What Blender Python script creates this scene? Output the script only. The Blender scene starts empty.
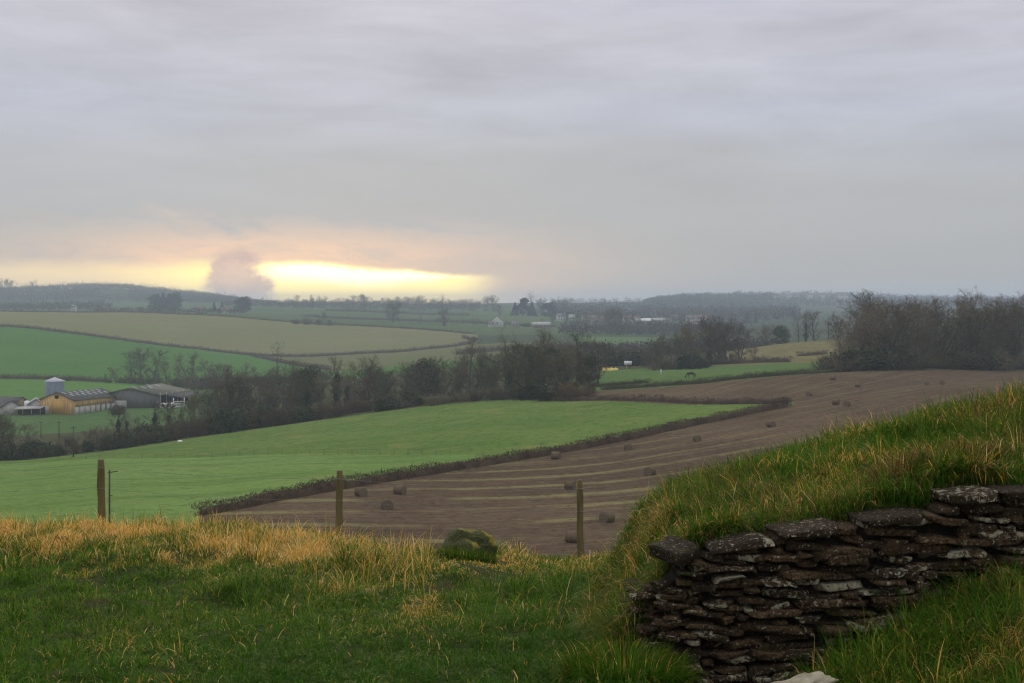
import bpy, math, random
import numpy as np

random.seed(7)
rng = np.random.default_rng(7)
F = 1300.0            # focal length in pixels of a 1024 wide frame
HZ = 305.0            # eye level row
sc = bpy.context.scene
COL = sc.collection
R = math.radians

# ------------------------------------------------------------------ helpers
def ss(a, b, x):
    t = np.clip((np.asarray(x, float) - a) / (b - a), 0, 1)
    return t * t * (3 - 2 * t)

_perm = np.random.default_rng(3).random((256, 256))
def vnoise(x, y):
    x = np.asarray(x, float); y = np.asarray(y, float)
    xi = np.floor(x).astype(int); yi = np.floor(y).astype(int)
    fx = x - xi; fy = y - yi
    fx = fx * fx * (3 - 2 * fx); fy = fy * fy * (3 - 2 * fy)
    g = lambda a, b: _perm[a % 256, b % 256]
    return ((g(xi, yi) * (1 - fx) + g(xi + 1, yi) * fx) * (1 - fy)
            + (g(xi, yi + 1) * (1 - fx) + g(xi + 1, yi + 1) * fx) * fy)
def fbm(x, y, o=4):
    s = 0; a = .5
    for i in range(o):
        s = s + a * vnoise(x + 17.3 * i, y - 9.1 * i); x = x * 2.03; y = y * 2.03; a *= .5
    return s

def pchip(xk, yk, x):
    xk = np.asarray(xk, float); yk = np.asarray(yk, float); x = np.asarray(x, float)
    h = np.diff(xk); d = np.diff(yk) / h
    m = np.zeros_like(yk)
    for i in range(1, len(xk) - 1):
        if d[i - 1] * d[i] > 0:
            w1 = 2 * h[i] + h[i - 1]; w2 = h[i] + 2 * h[i - 1]
            m[i] = (w1 + w2) / (w1 / d[i - 1] + w2 / d[i])
    m[0] = d[0]; m[-1] = d[-1]
    i = np.clip(np.searchsorted(xk, x) - 1, 0, len(h) - 1)
    t = np.clip((x - xk[i]) / h[i], 0, 1)
    t2 = t * t; t3 = t2 * t
    return ((2 * t3 - 3 * t2 + 1) * yk[i] + (t3 - 2 * t2 + t) * h[i] * m[i]
            + (-2 * t3 + 3 * t2) * yk[i + 1] + (t3 - t2) * h[i] * m[i + 1])

def mesh_obj(name, verts, faces_sizes, loops, mat=None, parent=None, smooth=False, colors=None, link=True):
    """one mesh from flat numpy arrays (faces_sizes: corners per face)"""
    me = bpy.data.meshes.new(name)
    verts = np.asarray(verts, np.float32); loops = np.asarray(loops, np.int32); fs = np.asarray(faces_sizes, np.int32)
    me.vertices.add(len(verts)); me.vertices.foreach_set('co', verts.ravel())
    me.loops.add(len(loops)); me.loops.foreach_set('vertex_index', loops)
    me.polygons.add(len(fs))
    st = np.zeros(len(fs), np.int32); st[1:] = np.cumsum(fs)[:-1]
    me.polygons.foreach_set('loop_start', st)
    me.polygons.foreach_set('loop_total', fs)
    if smooth: me.polygons.foreach_set('use_smooth', np.ones(len(fs), bool))
    if colors is not None:
        ca = me.attributes.new('tone', 'FLOAT_COLOR', 'POINT')
        c = np.ones((len(verts), 4), np.float32); c[:, :3] = colors
        ca.data.foreach_set('color', c.ravel())
    me.update(calc_edges=True)
    me.validate()
    if mat: me.materials.append(mat)
    o = bpy.data.objects.new(name, me)
    if link: COL.objects.link(o)
    if parent: o.parent = parent
    return o

class MB:
    """collects simple shapes, builds ONE mesh object"""
    def __init__(s): s.v = []; s.f = []; s.n = 0
    def add(s, v, f):
        s.v.append(np.asarray(v, float)); s.f += [[i + s.n for i in q] for q in f]; s.n += len(v)
    def box(s, c, d, rz=0, jit=0):
        x, y, z = [k / 2 for k in d]
        v = np.array([[a * x, b * y, e * z] for e in (-1, 1) for b in (-1, 1) for a in (-1, 1)])
        if jit: v = v + rng.normal(0, jit, v.shape)
        cs, sn = math.cos(rz), math.sin(rz)
        v = np.stack([v[:, 0] * cs - v[:, 1] * sn, v[:, 0] * sn + v[:, 1] * cs, v[:, 2]], 1) + np.array(c)
        s.add(v, [(0, 2, 3, 1), (4, 5, 7, 6), (0, 1, 5, 4), (2, 6, 7, 3), (0, 4, 6, 2), (1, 3, 7, 5)])
    def poly(s, pts): s.add(pts, [tuple(range(len(pts)))])
    def tube(s, pts, rad, n=6, cap=True):
        pts = [np.array(p, float) for p in pts]
        rad = rad if hasattr(rad, '__len__') else [rad] * len(pts)
        vs = []
        for i, p in enumerate(pts):
            d = pts[min(i + 1, len(pts) - 1)] - pts[max(i - 1, 0)]; d = d / (np.linalg.norm(d) + 1e-9)
            a = np.cross(d, [0, 0, 1.0] if abs(d[2]) < .9 else [1.0, 0, 0]); a /= np.linalg.norm(a); b = np.cross(d, a)
            for k in range(n):
                t = 2 * math.pi * k / n; vs.append(p + rad[i] * (a * math.cos(t) + b * math.sin(t)))
        f = [(i * n + k, i * n + (k + 1) % n, (i + 1) * n + (k + 1) % n, (i + 1) * n + k) for i in range(len(pts) - 1) for k in range(n)]
        if cap: f += [tuple(range(n))[::-1], tuple((len(pts) - 1) * n + k for k in range(n))]
        s.add(vs, f)
    def prism(s, outline, y0, y1):
        """outline in xz, extruded along y"""
        n = len(outline)
        v = [(x, y0, z) for x, z in outline] + [(x, y1, z) for x, z in outline]
        f = [tuple(range(n)), tuple(range(n, 2 * n))[::-1]] + [(k, k + n, (k + 1) % n + n, (k + 1) % n) for k in range(n)]
        s.add(v, f)
    def build(s, name, mat, parent=None, smooth=False):
        v = np.concatenate(s.v); fs = [len(q) for q in s.f]; lo = [i for q in s.f for i in q]
        return mesh_obj(name, v, fs, lo, mat, parent, smooth)

def tag(o, label=None, cat=None, group=None, kind=None):
    if label:
        if not 4 <= len(label.split()) <= 16: print('LABEL', label)
        o['label'] = label
    if cat: o['category'] = cat
    if group: o['group'] = group
    if kind: o['kind'] = kind
    return o
def empty(name, loc, rz=0, s=1.0):
    o = bpy.data.objects.new(name, None); COL.objects.link(o)
    o.location = loc; o.rotation_euler = (0, 0, rz); o.scale = (s, s, s) if not hasattr(s, '__len__') else s
    o.empty_display_size = .3
    return o
ORD = ('first second third fourth fifth sixth seventh eighth ninth tenth eleventh twelfth thirteenth fourteenth fifteenth sixteenth '
       'seventeenth eighteenth nineteenth twentieth').split()

# ------------------------------------------------------------------ node helpers
class NT:
    def __init__(s, tree): s.t = tree; s.N = tree.nodes; s.L = tree.links
    def n(s, typ, **kw):
        o = s.N.new(typ)
        for k, v in kw.items(): setattr(o, k, v)
        return o
    def put(s, sock, val):
        if hasattr(val, 'is_linked'): s.L.new(val, sock)
        else: sock.default_value = val
    def m(s, op, a, b=0.0, c=0.0, clamp=False):
        o = s.n('ShaderNodeMath', operation=op, use_clamp=clamp)
        s.put(o.inputs[0], a); s.put(o.inputs[1], b); s.put(o.inputs[2], c)
        return o.outputs[0]
    def sm(s, x, a, b, o0=0.0, o1=1.0):
        o = s.n('ShaderNodeMapRange', interpolation_type='SMOOTHSTEP')
        s.put(o.inputs['Value'], x); s.put(o.inputs['From Min'], a); s.put(o.inputs['From Max'], b)
        s.put(o.inputs['To Min'], o0); s.put(o.inputs['To Max'], o1)
        return o.outputs[0]
    def gauss(s, x, c, w):
        d = s.m('DIVIDE', s.m('SUBTRACT', x, c), w)
        return s.m('EXPONENT', s.m('MULTIPLY', s.m('MULTIPLY', d, d), -1.0))
    def mix(s, f, a, b, blend='MIX'):
        o = s.n('ShaderNodeMix', data_type='RGBA', blend_type=blend)
        s.put(o.inputs[0], f)
        for k, v in ((6, a), (7, b)):
            if isinstance(v, tuple) and len(v) == 3: v = v + (1,)
            s.put(o.inputs[k], v)
        return o.outputs[2]
    def noise(s, vec, scale, detail=3, rough=.55, dist=0.0, out=0):
        o = s.n('ShaderNodeTexNoise'); s.L.new(vec, o.inputs['Vector'])
        o.inputs['Scale'].default_value = scale; o.inputs['Detail'].default_value = detail
        o.inputs['Roughness'].default_value = rough; o.inputs['Distortion'].default_value = dist
        return o.outputs[out]
    def ramp(s, f, stops):
        o = s.n('ShaderNodeValToRGB'); s.L.new(f, o.inputs[0]); e = o.color_ramp.elements
        while len(e) < len(stops): e.new(.5)
        for q, (p, c) in zip(e, stops): q.position = p; q.color = c + (1,) if len(c) == 3 else c
        return o.outputs[0]
    def xyz(s, x, y, z):
        o = s.n('ShaderNodeCombineXYZ')
        for i, v in enumerate((x, y, z)): s.put(o.inputs[i], v)
        return o.outputs[0]

def new_mat(name):
    m = bpy.data.materials.new(name); m.use_nodes = True
    t = NT(m.node_tree); b = m.node_tree.nodes['Principled BSDF']
    return m, t, b
def bump(t, b, h, strength=.5, dist=.05):
    o = t.n('ShaderNodeBump'); o.inputs['Strength'].default_value = strength; o.inputs['Distance'].default_value = dist
    t.L.new(h, o.inputs['Height']); t.L.new(o.outputs[0], b.inputs['Normal'])

def simple_mat(name, c1, c2, scale=1.0, rough=.85, rnd=0.0, bmp=0.0, spec=.3, stretch=None, hue=None, metal=0.0):
    """noise-mixed two tone material; rnd: how far each object's own random number moves the colour towards hue"""
    m, t, b = new_mat(name)
    tc = t.n('ShaderNodeTexCoord').outputs['Object']
    if stretch:
        mp = t.n('ShaderNodeMapping'); t.L.new(tc, mp.inputs[0]); mp.inputs['Scale'].default_value = stretch; tc = mp.outputs[0]
    f = t.noise(tc, scale, 4, .6)
    f2 = t.sm(f, .35, .65)
    col = t.mix(f2, c1, c2)
    if rnd:
        r = t.n('ShaderNodeObjectInfo').outputs['Random']
        col = t.mix(t.m('MULTIPLY', r, rnd), col, hue or c2)
    t.L.new(col, b.inputs['Base Color']); b.inputs['Roughness'].default_value = rough
    b.inputs['Specular IOR Level'].default_value = spec; b.inputs['Metallic'].default_value = metal
    if bmp: bump(t, b, f, bmp, .05)
    return m

# ------------------------------------------------------------------ the terrain as a height function
PX = [-600, 0, 100, 200, 300, 400, 500, 600, 700, 800, 900, 1024, 1624]
# each curve: (row in the photo, distance in metres) per column, near to far
CUR = {
 'far_edge_near': ([534,530,530,532,537,542,546,549,552,555,558,560,560], [100]*13),
 'hedge_a':  ([528,526,522,514,494,478,462,444,423,403,396,388,380], [105,105,106,112,125,140,155,172,192,216,228,240,260]),
 'fence':    ([474,464,457,456,454,454,455,436,417,402,393,386,379], [240,235,225,215,205,195,180,195,205,223,242,254,272]),
 'meadow_end':([470,461,451,437,423,410,401,400,403,401,388,379,376], [270,270,285,300,305,305,290,262,238,230,262,290,300]),
 'stream':   ([450,443,437,428,413,402,393,391,384,374,369,370,370], [330,330,335,345,350,350,340,290,278,285,300,325,330]),
 'yard':     ([432,428,426,418,405,394,385,371,367,362.5,360,358,358], [400,400,400,410,420,430,430,420,410,400,420,430,430]),
 'farm':     ([414,412,411,405,393,382,374,364,361,357,352,350,350], [450,450,450,460,480,500,510,500,480,460,470,480,480]),
 'strip':    ([384,380,384,391,385,375,368,360,356,343,338,338,338], [560,560,560,550,560,580,600,600,580,540,560,560,560]),
 'dip':      ([380,376,378,382,376,366,358,352,350,352,350,350,350], [640,640,640,650,660,680,700,720,720,700,700,700,700]),
 'hedge_d':  ([324,327,338,350,357,352,344,343,342,341,341,341,341], [950,950,930,900,880,900,950,950,950,950,950,950,950]),
 'upper':    ([312,313,313,315,322,328,336,336,335,334,334,334,334], [1300,1300,1300,1280,1200,1150,1060,1060,1060,1060,1060,1060,1060]),
 'next':     ([311,311,311,312,316,320,325,329,328,327,327,327,327], [1500,1500,1500,1500,1450,1400,1300,1300,1300,1300,1300,1300,1300]),
 'third':    ([310,310,309.5,309,311,314,317,318,319,318,318,318,318], [1800,1800,1800,1800,1700,1650,1600,1700,1700,1700,1700,1700,1700]),
 'fourth':   ([305,304,303,304,306,306.5,308,310,312,312,312,312,312], [2200]*13),
 'skyline':  ([294,292,288,297,303.5,304,303.5,303,300,298,301,303,303], [2800,2800,2800,2800,2700,2600,2600,2700,3000,3300,3300,3300,3300]),
 'beyond':   ([306,306,306,306,306,306,306,306,304,301,299,299,299], [4600]*13),
 'rim':      ([307]*13, [6600]*13),
}
KEYS = list(CUR)
lip_of = lambda X: 20 - 6 * ss(-4.5, -0.8, X) + 3 * ss(1, 6, X)
WY = 6.2              # the drystone wall stands here
def wall_y(X): return WY + 0.10 * ss(1.0, 3.4, X)
ZT_X = [0.4, 0.7, 1.0, 1.3, 1.7, 2.0, 2.12, 2.5, 4.5]; ZT = [-1.27, -1.22, -1.15, -1.09, -1.04, -1.005, -.93, -.915, -.86]
ZC_X = [0.4, 0.75, 0.9, 1.2, 1.9, 2.5, 3.5, 5.5, 9]; ZC = [-1.54, -1.38, -1.31, -1.24, -1.07, -.91, -.69, -.52, -.47]
def near_z(X, Y, rough=True):
    X = np.asarray(X, float); Y = np.asarray(Y, float)
    lip = lip_of(X)
    g = -1.62 - .12 * np.maximum(Y - 5, -2) * (Y > -99)
    d = Y - lip
    g = g - .13 * np.log1p(np.exp(np.clip(d / .8, -30, 30))) * .8
    if rough:
        fade = ss(34, 24, Y)
        g = g + fade * (.10 * (fbm(X * .8, Y * .8) - .45) + .24 * (vnoise(X * 2.0 + 5, Y * 1.2) - .5) * ss(7.5, 10.5, Y) + .04 * (vnoise(X * 5.1, Y * 4.1) - .5))
    # bank in front of the wall, rising towards the right
    bank = -1.82 + .50 * ss(.95, 2.55, X) + .10 * ss(2.4, 4.5, X) - .05 * np.clip(5.8 - Y, 0, 3)
    bank = bank + .06 * (vnoise(X * 3.1, Y * 3.1) - .5)
    wb = ss(.55, 1.3, X) * ss(2.2, 4.2, Y)
    fr = np.where(Y < wall_y(X) + .15, g * (1 - wb) + bank * wb, g)
    # the mound behind the wall
    zt = np.interp(X, ZT_X, ZT); zc = np.interp(X, ZC_X, ZC)
    yc = 8.0 + .22 * np.clip(X, 0, 5)
    t = np.clip((Y - wall_y(X)) / (yc - wall_y(X)), 0, 1)
    top = zt + (zc - zt) * (1 - (1 - t) ** 1.7)
    fall = np.clip(Y - yc, 0, None)
    top = top - .10 * fall ** 1.5
    if rough: top = top + .10 * (vnoise(X * 2.3, Y * 2.3 + 3) - .5) + .07 * (vnoise(X * 6.3, Y * 6.3) - .5)
    edge = .42 + .10 * (vnoise(Y * 1.7, X * 0) - .5) + .30 * np.clip(Y - 8.6, 0, None)
    mk = ss(edge - .06, edge + .52, X) * ss(wall_y(X) + .04, wall_y(X) + .22, Y)
    return np.where(mk > 0, np.maximum(fr, fr * (1 - mk) + top * mk), fr)

cols = np.concatenate([np.arange(-700, -40, 12), np.arange(-40, 1064, 2.5), np.arange(1064, 1725, 12)]).astype(float)
rows = 30 * np.exp(np.linspace(0, math.log(6600 / 30), 620))
NC, NR = len(cols), len(rows)
kz = {}; kY = {}
for k in KEYS:
    kz[k] = pchip(PX, CUR[k][0], cols); kY[k] = pchip(PX, CUR[k][1], cols)
GZ = np.zeros((NC, NR))
for i, c in enumerate(cols):
    Yk = [30.0, 45.0]; x30 = (c - 512) / F * 30
    z30 = float(near_z(min(x30, 9), 30.0, False)); zk = [z30, z30 - 3.3]
    for k in KEYS:
        Yk.append(kY[k][i]); zk.append(-(kz[k][i] - HZ) / F * kY[k][i])
    Yk = np.array(Yk)
    for j in range(1, len(Yk)): Yk[j] = max(Yk[j], Yk[j - 1] + 1.0)
    GZ[i] = pchip(Yk, zk, rows)
GX = (cols[:, None] - 512) / F * rows[None, :]
GY = np.repeat(rows[None, :], NC, 0)
und = (fbm(GX / 37, GY / 37, 3) - .44) * 1.2 * ss(90, 200, GY) + (fbm(GX / 160 + 9, GY / 160, 3) - .44) * 6 * ss(600, 1400, GY)
GZ = GZ + und
lr = np.log(rows / 30)
def H(X, Y):
    """terrain height anywhere"""
    if Y < 30: return float(near_z(X, Y))
    p = 512 + F * X / Y
    i = int(np.clip(np.searchsorted(cols, p) - 1, 0, NC - 2)); j = int(np.clip(np.searchsorted(rows, Y) - 1, 0, NR - 2))
    a = min(max((p - cols[i]) / (cols[i + 1] - cols[i]), 0), 1); b = min(max((Y - rows[j]) / (rows[j + 1] - rows[j]), 0), 1)
    return float((GZ[i, j] * (1 - a) + GZ[i + 1, j] * a) * (1 - b) + (GZ[i, j + 1] * (1 - a) + GZ[i + 1, j + 1] * a) * b)
GP = HZ - F * GZ / GY                    # photo row of each terrain point
GPV = np.minimum.accumulate(np.where(rows[None, :] > 85, GP, 999), 1)
def Yat(px, py):
    """distance at which the visible ground in photo column px passes row py"""
    i = int(np.clip(np.searchsorted(cols, px) - 1, 0, NC - 2))
    if px - cols[i] > cols[i + 1] - px: i += 1
    v = GPV[i]; j = int(np.argmax(v <= py))
    if v[-1] > py: return rows[int(np.argmin(v))]
    if j == 0: return float(rows[0])
    a = (v[j - 1] - py) / max(v[j - 1] - v[j], 1e-6)
    return float(rows[j - 1] + (rows[j] - rows[j - 1]) * min(max(a, 0), 1))
def at(px, py=None, Y=None):
    if Y is None: Y = Yat(px, py)
    X = (px - 512) / F * Y
    return X, Y, H(X, Y)
def curve(k, px): return float(pchip(PX, CUR[k][1], px))

# ------------------------------------------------------------------ ground materials
def field_mat(name, c1, c2, c3=None, scale=.05, streak=None, fine=1.3, bmp=.35, patch=.5):
    m, t, b = new_mat(name)
    pos = t.n('ShaderNodeNewGeometry').outputs['Position']
    big = t.noise(pos, scale, 4, .6); fin = t.noise(pos, fine, 4, .65)
    f = t.sm(t.m('ADD', t.m('MULTIPLY', big, patch), t.m('MULTIPLY', fin, 1 - patch)), .38, .62)
    col = t.mix(f, c1, c2)
    sp = t.noise(pos, .55, 5, .8)
    col = t.mix(t.sm(sp, .48, .66, 0.0, .75), col, tuple(c * .50 for c in c1))
    s2 = t.noise(pos, 1.9, 4, .8)
    col = t.mix(t.sm(s2, .52, .66, 0.0, .55), col, tuple(c * 1.45 for c in c2))
    if c3:
        g = t.sm(t.noise(pos, scale * 2.7, 5, .65, .6), .52, .70)
        col = t.mix(t.m('MULTIPLY', g, .7), col, c3)
    if streak:
        sx, sy, rot, amt, cs = streak
        mp = t.n('ShaderNodeMapping'); t.L.new(pos, mp.inputs[0]); mp.inputs['Rotation'].default_value = (0, 0, rot); mp.inputs['Scale'].default_value = (sx, sy, .0)
        s = t.sm(t.noise(mp.outputs[0], 1.0, 2, .5), .48, .66)
        col = t.mix(t.m('MULTIPLY', s, amt), col, cs)
    t.L.new(col, b.inputs['Base Color']); b.inputs['Roughness'].default_value = 1; b.inputs['Specular IOR Level'].default_value = 0
    bump(t, b, fin, bmp, .25)
    return m

def stubble_mat():
    m, t, b = new_mat('stubble')
    pos = t.n('ShaderNodeNewGeometry').outputs['Position']
    s = t.n('ShaderNodeSeparateXYZ'); t.L.new(pos, s.inputs[0]); X, Y = s.outputs[0], s.outputs[1]
    sp = t.m('MULTIPLY', t.m('LOGARITHM', t.m('ADD', t.m('EXPONENT', t.m('DIVIDE', t.m('SUBTRACT', X, 22.0), 14.0)), 1.0), math.e), 19.0)
    v = t.m('SUBTRACT', t.m('SUBTRACT', Y, t.m('MULTIPLY', X, .12)), sp)
    wob = t.m('MULTIPLY', t.m('SUBTRACT', t.noise(pos, .045, 3), .5), 4.5)
    v = t.m('ADD', v, wob)
    vec = t.xyz(t.m('MULTIPLY', X, .02), t.m('MULTIPLY', v, .55), 0.0)
    line = t.sm(t.noise(vec, 1.0, 3, .6), .50, .68)                     # irregular rows
    vec2 = t.xyz(t.m('MULTIPLY', X, .05), t.m('MULTIPLY', v, 2.2), 3.0)
    fine = t.sm(t.noise(vec2, 1.0, 3, .6), .42, .62)
    w = t.m('SINE', t.m('MULTIPLY', v, 2 * math.pi / 7.5))
    swath = t.m('MULTIPLY', t.sm(w, .50, 1.0), t.m('MULTIPLY', t.sm(t.noise(pos, .05, 4, .65), .38, .56), t.sm(Y, 200, 120, .25, 1.0)))
    patch = t.sm(t.noise(pos, .03, 4, .6), .42, .62)
    col = t.mix(patch, (.096, .068, .044), (.135, .096, .060))
    col = t.mix(t.m('MULTIPLY', fine, .45), col, (.055, .036, .026))
    col = t.mix(t.m('MULTIPLY', line, .50), col, (.17, .135, .07))
    col = t.mix(t.m('MULTIPLY', swath, .75), col, (.225, .205, .085))
    g = t.sm(t.noise(pos, .11, 5, .7), .60, .74)
    col = t.mix(t.m('MULTIPLY', g, .45), col, (.085, .095, .04))
    clod = t.noise(pos, 1.1, 6, .85)
    col = t.mix(t.sm(clod, .50, .64, 0.0, .65), col, (.038, .026, .017))
    col = t.mix(t.sm(clod, .48, .34, 0.0, .40), col, (.21, .165, .10))
    t.L.new(col, b.inputs['Base Color']); b.inputs['Roughness'].default_value = 1; b.inputs['Specular IOR Level'].default_value = 0
    bump(t, b, t.noise(vec2, 2.0, 4, .7), .5, .25)
    return m

MAT = {}
MAT['meadow_near'] = field_mat('meadow_near', (.118, .190, .050), (.155, .230, .066), (.175, .212, .066), .03, (.012, .14, R(-14), .40, (.062, .118, .022)))
MAT['meadow_far'] = field_mat('meadow_far', (.080, .140, .032), (.128, .182, .048), (.190, .185, .060), .05)
MAT['stubble'] = stubble_mat()
MAT['pasture'] = field_mat('pasture', (.075, .130, .036), (.105, .160, .052), (.13, .15, .06), .06)
MAT['rough'] = field_mat('rough', (.13, .12, .05), (.19, .165, .075), (.09, .075, .045), .09, None, .5)
MAT['scrubland'] = field_mat('scrubland', (.055, .065, .028), (.085, .075, .038), (.05, .04, .025), .08)
MAT['yard'] = field_mat('yard', (.06, .12, .035), (.09, .145, .045), (.10, .09, .055), .08)
MAT['strip'] = field_mat('strip', (.080, .165, .035), (.105, .19, .045), None, .04)
MAT['hill'] = field_mat('hill', (.054, .132, .022), (.076, .155, .030), (.090, .14, .04), .02)
MAT['ochre'] = field_mat('ochre', (.140, .150, .055), (.185, .170, .070), (.125, .165, .052), .012, (.006, .06, R(8), .5, (.15, .125, .055)))
MAT['ochre_low'] = field_mat('ochre_low', (.100, .125, .042), (.135, .135, .052), (.16, .10, .06), .015)
MAT['distant'] = field_mat('distant', (.050, .085, .026), (.085, .115, .038), (.11, .11, .045), .006)
MAT['valley'] = field_mat('valley', (.038, .05, .024), (.06, .075, .03), (.08, .07, .04), .01)
MAT['downs'] = field_mat('downs', (.045, .065, .035), (.07, .09, .042), (.08, .085, .045), .004)
MAT['slope'] = field_mat('slope', (.035, .06, .016), (.06, .085, .022), (.13, .10, .04), .5, None, 6)

# ------------------------------------------------------------------ split the terrain sheet into fields
cc = (cols[:-1] + cols[1:]) / 2
fcol = np.repeat(cc[:, None], NR - 1, 1)
fY = np.repeat(((rows[:-1] + rows[1:]) / 2)[None, :], NC - 1, 0)
CY = {k: np.repeat(((kY[k][:-1] + kY[k][1:]) / 2)[:, None], NR - 1, 1) for k in KEYS}
fX = (fcol - 512) / F * fY
wob = (fbm(fX / 9, fY / 9, 3) - .45) * 3
fid = np.full(fY.shape, 'slope', dtype=object)
g = fY >= CY['far_edge_near'] - 12
fid[g] = 'stubble'
left = fcol < 795
fid[g & (fcol < 200)] = 'meadow_near'
m = (fY >= CY['hedge_a']) & left; fid[m] = 'meadow_near'
m = (fY >= CY['fence'] + wob * .6) & (fcol < 795) & ((fcol < 470) | (fY > CY['hedge_a'])) & (fY >= CY['fence']); fid[m & (fcol < 795)] = 'meadow_far'
fid[(fid == 'meadow_near') & (fcol > 475) & (fY > CY['hedge_a'])] = 'meadow_far'
m = (fY >= CY['meadow_end'] + wob) & (fcol < 545); fid[m] = 'scrubland'
m = (fY >= CY['meadow_end']) & (fcol >= 545) & (fcol < 795); fid[m] = 'stubble'
m = (fY >= CY['stream'] + wob * .3) & (fcol >= 560); fid[m] = 'pasture'
m = (fY >= CY['stream']) & (fcol >= 835); fid[m] = 'scrubland'
m = (fY >= CY['stream'] + 40) & (fcol < 240); fid[m] = 'yard'
m = (fY >= CY['yard'] + 4) & (fcol >= 580); fid[m] = 'scrubland'
m = (fY >= CY['yard'] + 4) & (fcol >= 712) & (fcol < 870); fid[m] = 'rough'
m = (fY >= CY['farm'] + 20) & (fcol < 235); fid[m] = 'strip'
m = (fY >= CY['strip'] + 6) & (fcol < 560); fid[m] = 'hill'
m = (fY >= CY['strip'] + 30) & (fcol >= 560); fid[m] = 'valley'
# lower ochre corner beyond the branch hedge (250,356)->(330,374)
br = 880 - (np.clip(fcol, 250, 340) - 250) * 2.4
m = (fcol > 255) & (fcol < 560) & (fY > br) & (fY >= CY['dip']); fid[m] = 'ochre_low'
m = (fY >= CY['hedge_d'] + wob) & (fcol < 478); fid[m] = 'ochre'
m = (fY >= CY['hedge_d'] + wob) & (fcol >= 478); fid[m] = 'valley'
m = (fY >= 800) & (fY < 1035) & (fcol > 575) & (fcol < 665); fid[m] = 'pasture'
m = (fY >= CY['upper']); fid[m] = 'distant'
m = (fY >= CY['upper']) & (fcol > 640); fid[m] = 'valley'
m = (fY >= CY['fourth']); fid[m] = 'downs'
FIELD = {
 'slope': ('grass_slope', 'rough grass slope falling away below the wire fence'),
 'stubble': ('stubble_field', 'brown stubble field with pale rows and round bales'),
 'meadow_near': ('meadow', 'smooth pale green meadow between fence line and dark hedge'),
 'meadow_far': ('meadow', 'mottled green meadow sloping down to the belt of bare trees'),
 'pasture': ('pasture', 'green pasture where the dark horse grazes'),
 'rough': ('rough_field', 'straw coloured rough field on the knoll beside the copse'),
 'scrubland': ('scrub_ground', 'brown green scrub ground under the bare trees'),
 'yard': ('farm_paddock', 'green paddock in front of the farm buildings'),
 'strip': ('hill_pasture', 'bright green strip of pasture behind the farm silo'),
 'hill': ('hill_pasture', 'deep green hillside field under the long thin hedge'),
 'ochre': ('hill_field', 'broad yellowish brown field on the far hillside'),
 'ochre_low': ('hill_field', 'narrow pale field corner beneath the curving hedge'),
 'distant': ('distant_field', 'patchwork of dull green fields below the skyline trees'),
 'valley': ('valley_ground', 'hazy valley ground around the village trees'),
 'downs': ('hills', 'far hazy hills along the horizon'),
}
idx = np.arange(NC * NR).reshape(NC, NR)
Q = np.stack([idx[:-1, :-1], idx[1:, :-1], idx[1:, 1:], idx[:-1, 1:]], -1)
V = np.stack([GX, GY, GZ], -1).reshape(-1, 3)
for key, (nm, lab) in FIELD.items():
    q = Q[fid == key].reshape(-1, 4)
    if not len(q): continue
    used, inv = np.unique(q, return_inverse=True)
    o = mesh_obj(nm, V[used], np.full(len(q), 4), inv.ravel(), MAT[key], None, True)
    tag(o, lab, 'field' if nm not in ('hills', 'valley_ground', 'scrub_ground') else 'ground', None, 'structure')

# near ground sheet
xs = np.unique(np.round(np.concatenate([np.arange(-18, 14.01, .25), np.arange(-.2, 4.4, .045)]), 4))
ys = np.unique(np.round(np.concatenate([np.arange(-6, 30.01, .25), np.arange(3.6, 10, .045)]), 4))
nx, ny = len(xs), len(ys)
NX, NY = np.meshgrid(xs, ys, indexing='ij')
NZ = near_z(NX, NY)
i2 = np.arange(nx * ny).reshape(nx, ny)
q = np.stack([i2[:-1, :-1], i2[1:, :-1], i2[1:, 1:], i2[:-1, 1:]], -1).reshape(-1, 4)
m_soil, t, b = new_mat('turf_soil')
pos = t.n('ShaderNodeNewGeometry').outputs['Position']
nn = t.noise(pos, 5, 5, .65)
col = t.mix(t.sm(nn, .35, .65), (.022, .034, .010), (.045, .055, .017))
col = t.mix(t.sm(t.noise(pos, 1.7, 3), .55, .7), col, (.06, .045, .022))
t.L.new(col, b.inputs['Base Color']); b.inputs['Roughness'].default_value = 1; b.inputs['Specular IOR Level'].default_value = .05
bump(t, b, t.noise(pos, 24, 4, .7), .8, .04)
tag(mesh_obj('ground', np.stack([NX, NY, NZ], -1).reshape(-1, 3), np.full(len(q), 4), q.ravel(), m_soil, None, True),
    'turf hillside and grassy mound around the drystone wall', 'ground', None, 'structure')

# ------------------------------------------------------------------ grass blades
m_grass, t, b = new_mat('grass_blades')
ca = t.n('ShaderNodeAttribute', attribute_name='tone').outputs['Color']
t.L.new(ca, b.inputs['Base Color']); b.inputs['Roughness'].default_value = .5; b.inputs['Specular IOR Level'].default_value = .05
tr = t.n('ShaderNodeBsdfTranslucent'); t.L.new(ca, tr.inputs[0])
mx = t.n('ShaderNodeMixShader'); mx.inputs[0].default_value = .42
t.L.new(b.outputs[0], mx.inputs[1]); t.L.new(tr.outputs[0], mx.inputs[2])
t.L.new(mx.outputs[0], t.N['Material Output'].inputs['Surface'])

GREEN = np.array([[.038, .104, .006], [.064, .150, .009], [.100, .190, .012], [.022, .064, .005], [.165, .215, .018]])
DRY = np.array([[.72, .40, .080], [.78, .50, .14], [.64, .31, .055], [.46, .35, .055], [.80, .58, .24]])
RUST = np.array([[.16, .080, .028], [.21, .115, .042], [.10, .05, .018], [.27, .18, .075]])

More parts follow.
